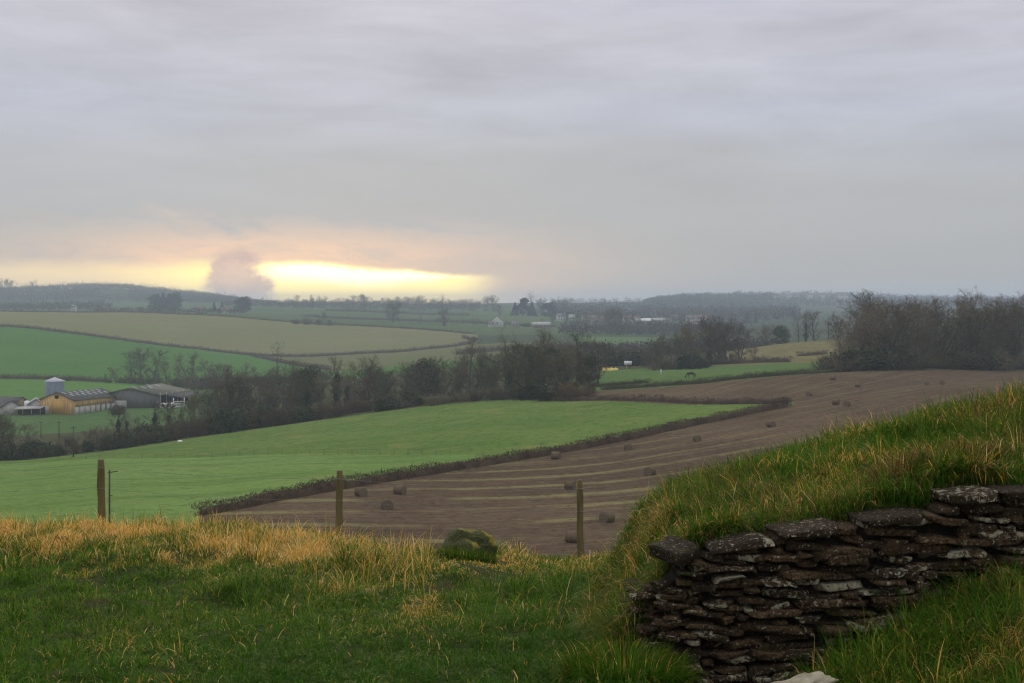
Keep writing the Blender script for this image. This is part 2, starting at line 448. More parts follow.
def blades(name, X, Y, L, dry, W, lean, label, rust=None, az=None, seed=1, tint=None, lift=0.0):
    r = np.random.default_rng(seed); n = len(X)
    Z = near_z(X, Y) - .012 + lift
    th = r.uniform(0, 2 * math.pi, n) if az is None else az
    dx, dy = np.cos(th), np.sin(th)
    wa = th + math.pi / 2 + r.normal(0, .5, n)
    wv = np.stack([np.cos(wa) * W * .5, np.sin(wa) * W * .5, np.zeros(n)], -1)
    P = np.stack([X, Y, Z], -1)
    # the blade is an arc: its angle from the vertical grows from a0 to a1
    a0 = lean * .55; a1 = lean * 2.1
    def step(P, a, f): return P + np.stack([dx * np.sin(a) * L * f, dy * np.sin(a) * L * f, np.cos(a) * L * f], -1)
    p1 = step(P, a0, .42); p2 = step(p1, (a0 + a1) * .5, .34); p3 = step(p2, a1, .30)
    v = np.stack([P - wv, P + wv, p1 + wv * .95, p1 - wv * .95, p2 + wv * .7, p2 - wv * .7, p3], 1).reshape(-1, 3)
    b0 = np.arange(n) * 7
    loops = np.stack([b0, b0 + 1, b0 + 2, b0 + 3, b0 + 3, b0 + 2, b0 + 4, b0 + 5, b0 + 5, b0 + 4, b0 + 6], -1).ravel()
    sizes = np.tile([4, 4, 3], n)
    pick = r.random(n) < dry
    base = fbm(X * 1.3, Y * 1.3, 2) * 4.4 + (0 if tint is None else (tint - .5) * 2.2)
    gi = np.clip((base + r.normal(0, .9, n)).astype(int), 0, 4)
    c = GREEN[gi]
    c = np.where(pick[:, None], DRY[r.integers(0, 5, n)], c)
    half = (~pick) & (r.random(n) < dry * .8 + .04)
    c = np.where(half[:, None], c * .45 + .55 * np.array([.24, .20, .035]), c)
    if rust is not None:
        pr = r.random(n) < rust
        c = np.where(pr[:, None], RUST[r.integers(0, 4, n)], c)
    c = c * r.uniform(.7, 1.3, (n, 1))
    o = mesh_obj(name, v, sizes, loops, m_grass, None, False, np.repeat(c, 7, 0))
    if label: tag(o, label, 'grass', None, 'stuff')
    return o

def scatter(n, ylo, yhi, pxlo, pxhi, power, seed, per=30, rad=.085):
    """tussocks: blades spring from a small centre and arch outwards; returns x, y, direction, tussock random, reach (0 centre..1 rim)"""
    r = np.random.default_rng(seed); nt = n // per
    u = r.random(nt); a = 2 - power
    Y = (ylo ** a + u * (yhi ** a - ylo ** a)) ** (1 / a)
    p = r.uniform(pxlo, pxhi, nt)
    X = (p - 512) / F * Y
    size = r.uniform(.5, 1.7, nt) * rad
    size = size * (1 + .03 * Y)
    X = np.repeat(X, per); Y = np.repeat(Y, per); sz = np.repeat(size, per); n = len(X)
    q = np.sqrt(r.random(n)); a = r.uniform(0, 2 * math.pi, n)
    X = X + np.cos(a) * q * sz; Y = Y + np.sin(a) * q * sz
    comb = np.repeat(r.uniform(0, 2 * math.pi, nt), per)
    az = np.arctan2(np.sin(a) * q + .35 * np.sin(comb), np.cos(a) * q + .35 * np.cos(comb)) + r.normal(0, .45, n)
    return X, Y, az, np.repeat(r.random(nt), per), q

def on_mound(X, Y):
    edge = .42 + .30 * np.clip(Y - 8.6, 0, None)
    return (X > edge) & (Y > wall_y(X) + .10)
def zone(X, Y):
    px = 512 + F * X / Y
    n1 = fbm(X * .55 + 3, Y * .55, 3); n2 = fbm(X * 1.6 - 7, Y * .7, 3)
    far = ss(9.0, 15.5, Y + 7 * (n1 - .45) + 5 * (n2 - .45)) * ss(560, 360, px)
    mid = ss(9, 14, Y) * ss(330, 450, px)
    dry = .02 + .62 * far + .24 * mid + .22 * ss(.50, .62, n2) * ss(7, 10, Y) + .03 * ss(.5, .6, n1)
    return np.clip(dry, 0, .9), far, n1, n2

# hillside grass
X, Y, az, tr_, q = scatter(640000, 3.5, 24.5, -240, 860, 1.25, 11, 26, .075)
k = ~on_mound(X, Y) & ~((X > .62) & (Y > 4.2) & (Y < 6.7))
X, Y, az, tr_, q = X[k], Y[k], az[k], tr_[k], q[k]
dry, far, n1, n2 = zone(X, Y)
r = np.random.default_rng(5)
tall = ss(.55, 1.0, tr_)
nt_ = fbm(X * 1.5 + 31, Y * .8, 3)
L = (.042 + .03 * tr_ + .05 * tall + .15 * ss(.47, .60, nt_) * ss(7.4, 9.6, Y) * (.35 + tall) + .10 * far * (.5 + tall)) * r.uniform(.55, 1.25, len(X)) * (1.1 - .35 * q)
corner = np.exp(-(((X - .45) / .34) ** 2 + ((Y - 6.1) / .65) ** 2))
L = L * (1 + 1.1 * corner)
px_ = 512 + F * X / Y
L = L * (1 - .55 * np.exp(-((px_ - 472) / 40) ** 4) * ss(9.5, 11.5, Y) * ss(14.5, 13.4, Y)) * (1 - .10 * ss(430, 520, px_) * ss(10, 12, Y))
W = np.maximum(.0040, Y / F * .60) * r.uniform(.7, 1.3, len(X))
lean = np.clip(.30 + .55 * q + .25 * tall + r.normal(0, .22, len(X)), .03, 1.25)
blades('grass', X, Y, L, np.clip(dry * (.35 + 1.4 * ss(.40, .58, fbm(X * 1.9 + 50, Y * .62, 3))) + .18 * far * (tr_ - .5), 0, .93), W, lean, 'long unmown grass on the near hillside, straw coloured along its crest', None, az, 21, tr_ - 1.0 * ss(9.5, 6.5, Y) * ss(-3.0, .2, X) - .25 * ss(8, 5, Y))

# mound grass
X, Y, az, tr_, q = scatter(270000, 6.05, 11.5, 580, 1290, 1.1, 12, 30, .075)
k = on_mound(X, Y); X, Y, az, tr_, q = X[k], Y[k], az[k], tr_[k], q[k]
r = np.random.default_rng(15)
n2 = fbm(X * 1.9 + 4, Y * 1.9, 3); n1 = fbm(X * .9, Y * .9 + 8, 3)
dry = np.clip(.04 + .19 * ss(.46, .60, n2) + .30 * np.exp(-(((X - .85) / .16) ** 2 + ((Y - 7.8) / .8) ** 2)), 0, .8)
tall = ss(.6, 1.0, tr_)
L = (.07 + .06 * tr_ + .07 * tall + .06 * ss(.45, .6, n1)) * r.uniform(.55, 1.25, len(X)) * (1.1 - .3 * q)
W = np.maximum(.0038, Y / F * .6) * r.uniform(.7, 1.3, len(X))
az = np.where(r.random(len(X)) < .45, -math.pi / 2 - .6 + r.normal(0, .7, len(X)), az)
blades('grass', X, Y, L, dry, W, np.clip(.48 + .5 * q + r.normal(0, .24, len(X)), .05, 1.35), 'wind combed grass covering the mound above the drystone wall', .26 * ss(.50, .62, n1), az, 22, tr_ - .1)

# grass hanging over the wall top
r = np.random.default_rng(71); nt = 1100
X = np.repeat(r.uniform(.62, 3.5, nt) ** 1.0, 34) + r.normal(0, .035, nt * 34); Y = wall_y(X) + .17 + np.repeat(np.abs(r.normal(0, .07, nt)), 34) + np.abs(r.normal(0, .03, nt * 34))
keep = np.repeat((r.random(nt) < .75), 34) & (fbm(X * 2.2 + 40, X * 0, 3) > .40) & ((X < 2.05) | (Y > wall_y(X) + .25))
X, Y = X[keep], Y[keep]
blades('grass', X, Y, r.uniform(.08, .24, len(X)), .08 + .35 * ss(.5, .6, fbm(X * 3, X * 0 + 2, 2)), np.full(len(X), .0042), np.clip(r.normal(.72, .25, len(X)), .1, 1.3),
       'fringe of grass drooping over the top of the drystone wall', .10 * np.ones(len(X)), -math.pi / 2 + r.normal(0, .9, len(X)), 25)
# bank grass
X, Y, az, tr_, q = scatter(190000, 2.6, 6.25, 690, 1330, 1.2, 13, 34, .08)
k = (X > .72 - .3 * (Y < 5)) & (Y < wall_y(X) - .10); X, Y, az, tr_, q = X[k], Y[k], az[k], tr_[k], q[k]
r = np.random.default_rng(16)
dens = ss(.95, 1.5, X + .6 * (5.6 - Y)); k = r.random(len(X)) < dens; X, Y, az, tr_, q = X[k], Y[k], az[k], tr_[k], q[k]
n1 = fbm(X * 1.3 + 2, Y * 1.3, 3); n2 = fbm(X * 2.1 + 9, Y * 2.1, 3)
tall = ss(.6, 1.0, tr_)
L = (.07 + .06 * tr_ + .09 * tall + .05 * ss(.45, .6, n1)) * r.uniform(.6, 1.2, len(X)) * (1.1 - .3 * q)
W = np.maximum(.0036, Y / F * .65) * r.uniform(.7, 1.3, len(X))
blades('grass', X, Y, L, .04 + .30 * ss(.50, .62, n2), W, np.clip(.40 + .52 * q + r.normal(0, .24, len(X)), .05, 1.3),
       'green grass bank rising in front of the drystone wall', .05 + .40 * ss(.50, .60, n1), az, 23, tr_)

# seed stalks along the crest
n = 1500
px = np.random.default_rng(4).uniform(-150, 430, n); Y = lip_of((px - 512) / F * 17) + np.random.default_rng(5).normal(-1.2, 1.6, n)
X = (px - 512) / F * Y
k = ~on_mound(X, Y); X, Y = X[k], Y[k]
blades('dry_stalks_grass', X, Y, np.random.default_rng(6).uniform(.18, .36, len(X)), np.full(len(X), .95), np.full(len(X), .0065), np.random.default_rng(8).uniform(.1, .6, len(X)),
       'thin dry seed stalks standing along the crest of the hillside', None, None, 24)

bx0 = (466 - 512) / F * 12.85
# dead tussocks, each a thing
def tussock(X0, Y0, rad, n, length, label, rust=.8, seed=3):
    r = np.random.default_rng(seed)
    a = r.uniform(0, 6.283, n); q = rad * np.sqrt(r.random(n))
    X = X0 + np.cos(a) * q; Y = Y0 + np.sin(a) * q * .8
    az = np.arctan2(np.sin(a) - .7, np.cos(a))
    o = blades('grass_tussock', X, Y, r.uniform(.5, 1.1, n) * length, np.full(n, .05), np.full(n, .0046), np.clip(r.normal(.55, .25, n), .1, 1.1), None, np.full(n, rust), az, seed)
    tag(o, label, 'grass tussock', 'dead grass tussocks by the wall')
tussock(bx0, 12.85, .28, 2200, .15, 'low green tussock pressed against the front of the mossy boulder', .04, 36)
tussock(.60, 6.62, .13, 1500, .20, 'green and straw tussock beside the rear of the wall corner', .05, 35)
tussock(2.02, 6.85, .13, 1500, .22, 'round rust brown tussock hanging just above the wall top', .8, 31)
tussock(2.45, 6.95, .13, 1200, .20, 'smaller brown tussock above the highest capstones of the wall', .7, 32)
tussock(1.80, 4.70, .16, 1500, .16, 'dark brown dead tussock on the grass bank before the wall', .75, 33)
tussock(.52, 5.98, .27, 4200, .20, 'lush dark green tussock hiding the foot of the wall corner', .02, 34)

# ------------------------------------------------------------------ drystone wall
def slab_unit(nu=5, nv=3, nw=3):
    """a closed box grid in [-1,1]^3, rounded"""
    pts = {}; faces = []
    def vid(p):
        k = tuple(np.round(p, 5)); return pts.setdefault(k, len(pts))
    ax = [np.linspace(-1, 1, k + 1) for k in (nu, nv, nw)]
    for d in range(3):
        o = [k for k in range(3) if k != d]
        for s in (-1, 1):
            for a in range(len(ax[o[0]]) - 1):
                for b_ in range(len(ax[o[1]]) - 1):
                    quad = []
                    for (da, db) in ((0, 0), (1, 0), (1, 1), (0, 1)):
                        p = [0, 0, 0]; p[d] = s; p[o[0]] = ax[o[0]][a + da]; p[o[1]] = ax[o[1]][b_ + db]; quad.append(vid(p))
                    flip = (s > 0) ^ (d == 1)
                    faces.append(quad if flip else quad[::-1])
    v = np.array(sorted(pts, key=pts.get), float)
    return v, faces
SV, SF = slab_unit(9, 4, 4)
def stone_verts(r, size, roundness=.22):
    v = SV.copy()
    # round the corners in metres, so thin slabs keep straight long edges
    h = np.array(size) / 2; rad = min(h) * .34
    q = v * h; inner = h - rad; c = np.clip(q, -inner, inner); d = q - c
    ln = np.linalg.norm(d, axis=1, keepdims=True); q = c + d / np.maximum(ln, 1e-6) * np.minimum(ln, rad)
    q[:, 0] *= 1 + .10 * r.normal() * q[:, 2] / h[2]
    q[:, 2] *= np.clip(1 + .38 * r.normal() * q[:, 0] / h[0], .3, 1.6)
    ch = r.uniform(-1, 1, (3, 4)); q += r.normal(0, .085, q.shape) * h[2] * np.array([1.3, 1.5, .8])
    for cx_, cy_, cz_, _ in ch:          # broken corners: cut by a few random planes
        nn_ = np.array([cx_ * .9, -abs(cy_) * .8, cz_ * .7]); nn_ /= np.linalg.norm(nn_); ext = np.abs(nn_) @ h
        dd_ = q @ nn_ - ext * r.uniform(.72, .92); q = q - np.outer(np.maximum(dd_, 0), nn_)
    q[:, 2] += .22 * h[2] * np.sin(q[:, 0] / h[0] * r.uniform(1, 3) + r.uniform(0, 6))
    return q
m_stone, t, b = new_mat('lichen_stone')
pos = t.n('ShaderNodeNewGeometry').outputs['Position']
ca = t.n('ShaderNodeAttribute', attribute_name='tone'); sep = t.n('ShaderNodeSeparateColor'); t.L.new(ca.outputs['Color'], sep.inputs[0])
nb = t.noise(pos, 9, 5, .65); nf = t.noise(pos, 60, 5, .7); nm = t.noise(pos, 26, 5, .72, .4)
col = t.mix(sep.outputs[0], (.034, .023, .012), (.125, .080, .038))
col = t.mix(t.sm(nf, .40, .66), col, (.020, .015, .010))
lich = t.sm(t.m('ADD', nm, t.m('MULTIPLY', t.m('SUBTRACT', sep.outputs[1], .5), .36)), .585, .63)
col = t.mix(t.m('MULTIPLY', lich, .85), col, t.mix(t.sm(nf, .4, .6), (.28, .255, .16), (.50, .47, .33)))
spk = t.sm(t.noise(pos, 70, 3, .6), .60, .67)
col = t.mix(t.m('MULTIPLY', spk, .7), col, (.36, .34, .25))
moss = t.sm(t.m('ADD', nb, t.m('MULTIPLY', t.m('SUBTRACT', sep.outputs[2], .5), .3)), .60, .72)
col = t.mix(t.m('MULTIPLY', moss, .75), col, (.050, .062, .014))
t.L.new(col, b.inputs['Base Color']); b.inputs['Roughness'].default_value = .85; b.inputs['Specular IOR Level'].default_value = .12
bump(t, b, t.m('ADD', nf, t.m('MULTIPLY', nm, 1.5)), 1.0, .016)

def wall_path(s):
    """s metres from the back of the left return; gives x, y, heading"""
    Rr = .22; ret = .42
    xl = .650
    if s < ret: return xl, WY + Rr + ret - s, -math.pi / 2
    s -= ret; arc = Rr * math.pi / 2
    if s < arc:
        a = s / Rr; return xl + Rr - Rr * math.cos(a), WY + Rr - Rr * math.sin(a), -math.pi / 2 + a
    s -= arc; X = xl + Rr + s
    return X, float(wall_y(X)), .05
SMAX = .42 + .22 * math.pi / 2 + 3.1
wall = empty('drystone_wall', (1.9, WY, -1.9))
tag(wall, 'dark lichen spotted drystone wall holding up the grass mound', 'wall')
def stone_set(): return dict(v=[], f=[], c=[], n=0)
def put_stone(S, r, size, c, rz, ry, tone, roundness=.22):
    q = stone_verts(r, size, roundness)
    cy, sy = math.cos(ry), math.sin(ry)
    q = np.stack([q[:, 0] * cy + q[:, 2] * sy, q[:, 1], -q[:, 0] * sy + q[:, 2] * cy], -1)
    cz, sz = math.cos(rz), math.sin(rz)
    q = np.stack([q[:, 0] * cz - q[:, 1] * sz, q[:, 0] * sz + q[:, 1] * cz, q[:, 2]], -1) + np.array(c)
    S['v'].append(q); S['f'] += [[i + S['n'] for i in f] for f in SF]; S['n'] += len(q); S['c'].append(np.repeat([tone], len(q), 0))
def build_stones(S, name, parent, loc=(0, 0, 0)):
    v = np.concatenate(S['v']) - np.array(loc)
    o = mesh_obj(name, v, [len(f) for f in S['f']], [i for f in S['f'] for i in f], m_stone, parent, False, np.concatenate(S['c']))
    return o
r = np.random.default_rng(42)
S = stone_set(); K = 29; ZB = -2.0
wl = np.array(wall.location)
for k in range(K):
    s = r.uniform(-.15, 0)
    while s < SMAX:
        base_len = r.choice([.07, .14, .22, .32], p=[.25, .33, .27, .15]) * r.uniform(.75, 1.25)
        if s < .8: base_len *= .55
        x, y, hd = wall_path(min(max(s + base_len / 2, 0), SMAX))
        zt = float(np.interp(x, ZT_X, ZT)) - .02 - .20 * float(ss(.78, .25, s))
        th0 = (zt - ZB) / K
        z = ZB + th0 * (k + .5) + .012 * math.sin(s * 3.1 + k * 1.7)
        thk = th0 * r.choice([.75, 1.0, 1.12, 1.7], p=[.2, .4, .25, .15]) * r.uniform(.92, 1.1)
        nrm = np.array([math.sin(hd), -math.cos(hd)])      # outward
        out = r.normal(0, .022) - .02 + .05 * (1 - k / K)  # a slight batter
        dep = r.uniform(.22, .32)
        cx, cy = np.array([x, y]) + nrm * (out - dep / 2 + .05)
        lich_amt = np.clip(r.beta(.9, 1.7) + (.12 if .9 < x < 1.6 and k < 12 else 0), 0, 1)
        put_stone(S, r, (base_len * 1.0, dep, thk * 1.0), (cx, cy, z), hd + r.normal(0, .09), r.normal(0, .05), (r.random(), lich_amt, r.random() * .8))
        s += base_len * 1.0 + r.uniform(-.006, .014)
build_stones(S, 'stonework', wall, wl)
# dark earth and rubble fill seen in the joints
fill = MB(); pts = [wall_path(s) + (s,) for s in np.linspace(0, SMAX, 50)]
vf = []
for x, y, hd, s in pts:
    zt = float(np.interp(x, ZT_X, ZT)) - .20 * float(ss(.78, .25, s)); nrm = np.array([math.sin(hd), -math.cos(hd)])
    a = np.array([x, y]) - nrm * .045; c = np.array([x, y]) - nrm * .14
    vf += [(a[0], a[1], ZB - .15), (a[0], a[1], zt - .03), (c[0], c[1], zt - .03)]
vf = np.array(vf) - wl
fill.add(vf, [(3 * i, 3 * i + 3, 3 * i + 4, 3 * i + 1) for i in range(49)] + [(3 * i + 1, 3 * i + 4, 3 * i + 5, 3 * i + 2) for i in range(49)])
fill.build('rubble_fill', simple_mat('rubble_fill', (.012, .010, .008), (.025, .02, .014), 30, 1, bmp=.6), wall)
caps = [(.79, .15, .058, -.30, .10), (1.06, .26, .034, -.17, .0), (1.40, .30, .036, -.08, 0), (1.82, .30, .038, -.07, 0),
        (2.20, .25, .048, -.03, .0), (2.48, .28, .04, .02, 0), (2.85, .34, .045, .0, 0), (3.2, .3, .05, 0, 0)]
for i, (x, ln, tk, tilt, up) in enumerate(caps):
    C1 = stone_set(); zt = float(np.interp(x, ZT_X, ZT))
    loc = np.array([x, float(wall_y(x)) + .06, zt + tk * .5 - .018])
    if i == 0: loc = np.array([.79, WY + .07, -1.18])
    put_stone(C1, r, (ln, .30, tk), (0, 0, 0), .04 + r.normal(0, .05) + (.35 if i == 0 else 0), tilt, (r.random() * .3 * (i > 0), .30 + .36 * r.random() * (i > 0), .5))
    o = build_stones(C1, 'capstone', wall); o.location = loc - wl
    if i == 0: o['label'] = 'dark blunt capstone lying tilted at the wall corner'

# pale stone at the foot of the wall and the mossy boulder on the crest
m_pale = simple_mat('pale_stone', (.22, .19, .12), (.34, .31, .22), 14, .85, bmp=.6)
def rock(name, loc, size, mat, label, cat, rz=0, tilt=0, seed=1, parts=None):
    r = np.random.default_rng(seed)
    th, ph = np.meshgrid(np.linspace(0, 2 * math.pi, 40, endpoint=False), np.linspace(0, math.pi, 22))
    d = np.stack([np.cos(th) * np.sin(ph), np.sin(th) * np.sin(ph), np.cos(ph)], -1).reshape(-1, 3)
    e = np.sign(d) * np.abs(d) ** .85
    n = fbm(d[:, 0] * 1.7 + seed, d[:, 2] * 1.7 + d[:, 1] * 1.3, 4) - .45
    n2 = fbm(d[:, 0] * 6 + seed, d[:, 2] * 6 + d[:, 1] * 5, 3) - .45
    v = e * (1 + .75 * n + .20 * n2)[:, None] * np.array(size)
    v[:22 * 0] = v[:0]
    f = [(i * 40 + j, i * 40 + (j + 1) % 40, (i + 1) * 40 + (j + 1) % 40, (i + 1) * 40 + j) for i in range(21) for j in range(40)]
    o = mesh_obj(name, v, [4] * len(f), [k for q in f for k in q], mat, None, True)
    o.location = loc; o.rotation_euler = (0, tilt, rz)
    tag(o, label, cat)
    return o
m_boulder, t, b = new_mat('mossy_boulder')
pos = t.n('ShaderNodeNewGeometry').outputs['Position']; nrm = t.n('ShaderNodeNewGeometry').outputs['Normal']
sp = t.n('ShaderNodeSeparateXYZ'); t.L.new(nrm, sp.inputs[0])
nb = t.noise(pos, 12, 5, .7); nf = t.noise(pos, 50, 4, .7)
col = t.mix(t.sm(nf, .4, .62), (.045, .056, .012), (.105, .105, .035))
mo = t.sm(t.m('ADD', t.m('ADD', sp.outputs[0], t.m('MULTIPLY', sp.outputs[2], .8)), t.m('MULTIPLY', nb, 1.6)), 1.45, 1.9)
col = t.mix(mo, col, (.30, .25, .03))
t.L.new(col, b.inputs['Base Color']); b.inputs['Roughness'].default_value = .95; bump(t, b, t.m('ADD', nb, nf), 1.0, .03)
bx, by = (470 - 512) / F * 13.2, 13.2
rock('boulder', (bx, by, float(near_z(bx, by)) + .07), (.27, .22, .20), m_boulder, 'mossy grey boulder with a golden top, alone on the grass crest', 'boulder', .3, .12, 5)
sx, sy = 1.12, 5.62
rock('flat_stone', (1.20, 5.55, -1.655), (.17, .10, .05), m_pale, 'pale flat stone half buried at the foot of the grass bank', 'stone', .2, -.28, 8)

# ------------------------------------------------------------------ near wire fence
m_post = simple_mat('weathered_post', (.17, .130, .050), (.085, .072, .030), 9, .9, bmp=.6, stretch=(1, 1, .15))
m_post2 = simple_mat('post_top', (.20, .15, .05), (.12, .10, .04), 20, .9)
m_wire = simple_mat('wire', (.16, .15, .14), (.24, .23, .2), 3, .6)
posts = [(-145, 21.0, 461, .056), (102, 20.6, 459.5, .060), (338.5, 20.0, 470.5, .055), (581, 19.0, 480, .052), (836, 18.2, 494, .052)]
fence = empty('wire_fence', at(338.5, Y=20.0))
tag(fence, 'mossy wooden fence posts with thin wires along the grass crest', 'fence')
fl = np.array(fence.location); tops = []
for i, (px, Y, py, rad) in enumerate(posts):
    X = (px - 512) / F * Y; zt = -(py - HZ) / F * Y; zb = H(X, Y) - .25
    m = MB(); lean = .02 * (-1) ** i
    hh = zt - zb; N = 7
    pts = [(lean * (q / N) + .004 * math.sin(q * 2 + i), .004 * math.cos(q * 3), zb - zt + hh * q / N) for q in range(N + 1)]
    rads = [rad * (1.04 - .08 * q / N) * (1 + .05 * math.sin(q * 4 + i)) for q in range(N)] + [rad * .82]
    m.tube(pts, rads, 10)
    o = m.build('post', m_post, fence, True); o.location = np.array([X, Y, zt]) - fl
    tops.append(np.array([X, Y, zt]))
    for dz in (.12, .45):
        st = MB(); st.tube([(-.03, -rad - .004, -dz), (.03, -rad - .004, -dz)], .004, 5); st.build('staple', m_wire, o)
for dz in (.12, .45):
    m = MB(); pts = []
    for i in range(len(tops) - 1):
        for q in range(8):
            a = q / 8; p = tops[i] * (1 - a) + tops[i + 1] * a
            pts.append(p + np.array([0, -.062, -dz - .05 * math.sin(a * math.pi)]) - fl)
    m.tube(pts, .0020, 4); m.build('wire', m_wire, fence)
def stake(px, Y, py_top, label, arm=True):
    X = (px - 512) / F * Y; zt = -(py_top - HZ) / F * Y; zb = H(X, Y)
    m = MB(); hh = zt - zb
    m.tube([(0, 0, -.1), (0, 0, hh)], .014, 6)
    if arm:
        m.tube([(-.03, 0, hh - .04), (.13, 0, hh - .02)], .007, 5); m.tube([(0, 0, hh * .6), (.05, 0, hh * .6)], .006, 5)
    o = m.build('metal_stake', simple_mat('rusty_metal', (.06, .045, .03), (.09, .07, .05), 10, .8)); o.location = (X, Y, zb)
    tag(o, label, 'stake')
stake(109.5, 20.4, 470, 'thin metal stake with a side hook beside a mossy fence post')

# ------------------------------------------------------------------ trees
m_bark = simple_mat('bark', (.050, .042, .032), (.085, .072, .055), 2.2, .95, .6, hue=(.045, .05, .03), spec=.1)
m_twig = simple_mat('twigs', (.098, .070, .044), (.125, .092, .058), .35, .95, .8, hue=(.062, .062, .026), spec=0.0)
m_twig_red = simple_mat('twigs_red', (.125, .076, .048), (.10, .07, .044), .35, .95, .6, hue=(.085, .07, .036), spec=0.0)
m_leaf = simple_mat('dark_leaves', (.022, .034, .016), (.045, .058, .024), .5, .8, .5, hue=(.05, .055, .026), spec=.08)
m_conifer = simple_mat('conifer_needles', (.020, .034, .022), (.032, .046, .026), .5, .85, .4, hue=(.04, .045, .03), spec=.15)

def vary(m, stops):
    """each plant takes its own hue from stops"""
    t = NT(m.node_tree); b = m.node_tree.nodes['Principled BSDF']
    r_ = t.ramp(t.n('ShaderNodeObjectInfo').outputs['Random'], stops)
    old = b.inputs['Base Color'].links[0].from_socket
    t.L.new(t.mix(.78, old, r_), b.inputs['Base Color'])
vary(m_twig, [(0, (.062, .052, .034)), (.3, (.130, .102, .060)), (.55, (.066, .072, .028)), (.75, (.108, .086, .058)), (1, (.205, .175, .115))])
vary(m_twig_red, [(0, (.112, .068, .040)), (.5, (.085, .060, .040)), (1, (.135, .098, .055))])
vary(m_leaf, [(0, (.024, .036, .014)), (.5, (.050, .060, .020)), (1, (.070, .068, .028))])

def rand_unit(r, n):
    v = r.normal(0, 1, (n, 3)); return v / np.linalg.norm(v, axis=1, keepdims=True)
def ribbons(P, D, L, W, r):
    """flat tapering twigs from P along D"""
    n = len(P); side = np.cross(D, rand_unit(r, n)); side /= np.linalg.norm(side, axis=1, keepdims=True) + 1e-9
    side = side * (W * .5)[:, None]; tip = P + D * L[:, None]
    v = np.stack([P - side, P + side, tip + side * .35, tip - side * .35], 1).reshape(-1, 3)
    return v
def quad_obj(v, name, mat):
    n = len(v) // 4
    return mesh_obj(name, v, np.full(n, 4), np.arange(4 * n), mat, None, False, link=False)
def leaf_quads(P, size, r):
    n = len(P); a = rand_unit(r, n); b_ = np.cross(a, rand_unit(r, n)); b_ /= np.linalg.norm(b_, axis=1, keepdims=True) + 1e-9
    a = a * (size * .5)[:, None]; b_ = b_ * (size * .38)[:, None]
    return np.stack([P - a - b_, P + a - b_, P + a + b_, P - a + b_], 1).reshape(-1, 3)

def bare_tree(seed, h=12.0, spread=4.6, stems=1, low=.16, nl=17, dens=1.15, tw=.042, mat=None, ivy=0.0, round_=1.0):
    r = np.random.default_rng(seed); mb = MB(); P = []; D = []; LL = []; WW = []
    for sidx in range(stems):
        off = np.array([r.normal(0, .35) * (stems > 1), r.normal(0, .35) * (stems > 1), -.4])
        lean = r.normal(0, .05, 2) if stems == 1 else r.normal(0, .20, 2)
        hh = h * (1 if stems == 1 else r.uniform(.75, 1))
        tr = [off + np.array([lean[0] * z * hh + .12 * math.sin(z * 5 + seed), lean[1] * z * hh + .12 * math.cos(z * 4 + seed), z * hh * .93 + .4 * z]) for z in np.linspace(0, 1, 8)]
        r0 = h * .021 / math.sqrt(stems)
        mb.tube(tr, [r0 * (1 - .9 * q / 7) + .015 for q in range(8)], 7)
        for l in range(max(5, int(nl / stems))):
            f = low + (.95 - low) * ((l + r.random()) / max(5, int(nl / stems)))
            k = f * 7; i = min(int(k), 6); p = tr[i] * (1 - (k - i)) + tr[i + 1] * (k - i)
            azm = l * 2.399 + r.normal(0, .4)
            prof = math.sin(math.pi * min(max((f - low * .6) / (1.12 - low * .6), 0), 1)) ** .55 * round_ + (1 - round_) * (1.1 - f)
            ln = spread * prof * r.uniform(.75, 1.2)
            el = R(18 + 50 * f + r.normal(0, 9)); d = np.array([math.cos(azm) * math.cos(el), math.sin(azm) * math.cos(el), math.sin(el)])
            limb = [p]; 
            for q in range(4):
                limb.append(limb[-1] + d * ln / 4); d = d + np.array([0, 0, .13]) + r.normal(0, .12, 3); d /= np.linalg.norm(d)
            rr = r0 * .42 * (1.05 - f)
            mb.tube(limb, [rr + .015, rr * .75 + .014, rr * .5 + .012, rr * .3 + .01, .01], 5, False)
            for sb in range(int(8 * dens)):
                k = r.uniform(.8, 4); i = min(int(k), 3); p2 = limb[i] * (1 - (k - i)) + limb[i + 1] * (k - i)
                d2 = d + r.normal(0, .75, 3) + np.array([0, 0, .12]); d2 /= np.linalg.norm(d2)
                l2 = ln * r.uniform(.22, .42) + .35
                P.append(p2); D.append(d2); LL.append(l2); WW.append(tw * 1.5)
                for tz in range(7):
                    p3 = p2 + d2 * l2 * r.uniform(.15, 1); d3 = d2 + r.normal(0, .7, 3) + np.array([0, 0, .2]); d3 /= np.linalg.norm(d3)
                    l3 = r.uniform(.45, 1.05) * h / 12
                    P.append(p3); D.append(d3); LL.append(l3); WW.append(tw)
                    for uu in range(2):
                        p4 = p3 + d3 * l3 * r.uniform(.2, .95); d4 = d3 + r.normal(0, .7, 3); d4 /= np.linalg.norm(d4)
                        P.append(p4); D.append(d4); LL.append(r.uniform(.3, .7) * h / 12); WW.append(tw * .8)
    v = ribbons(np.array(P), np.array(D), np.array(LL), np.array(WW), r)
    trunk = mb.build('trunk', m_bark); COL.objects.unlink(trunk)
    crown = quad_obj(v, 'crown', mat or m_twig)
    parts = [trunk, crown]
    if ivy:
        n = int(1500 * ivy); z = r.uniform(.05, .72, n) * h; a = r.uniform(0, 6.283, n); q = np.abs(r.normal(0, .5, n)) + .2
        q *= (1.15 - z / h) * (1 + .6 * np.sin(z * 1.7 + seed))
        parts.append(quad_obj(leaf_quads(np.stack([np.cos(a) * q, np.sin(a) * q, z], -1), r.uniform(.22, .45, n), r), 'ivy', m_leaf))
    return parts

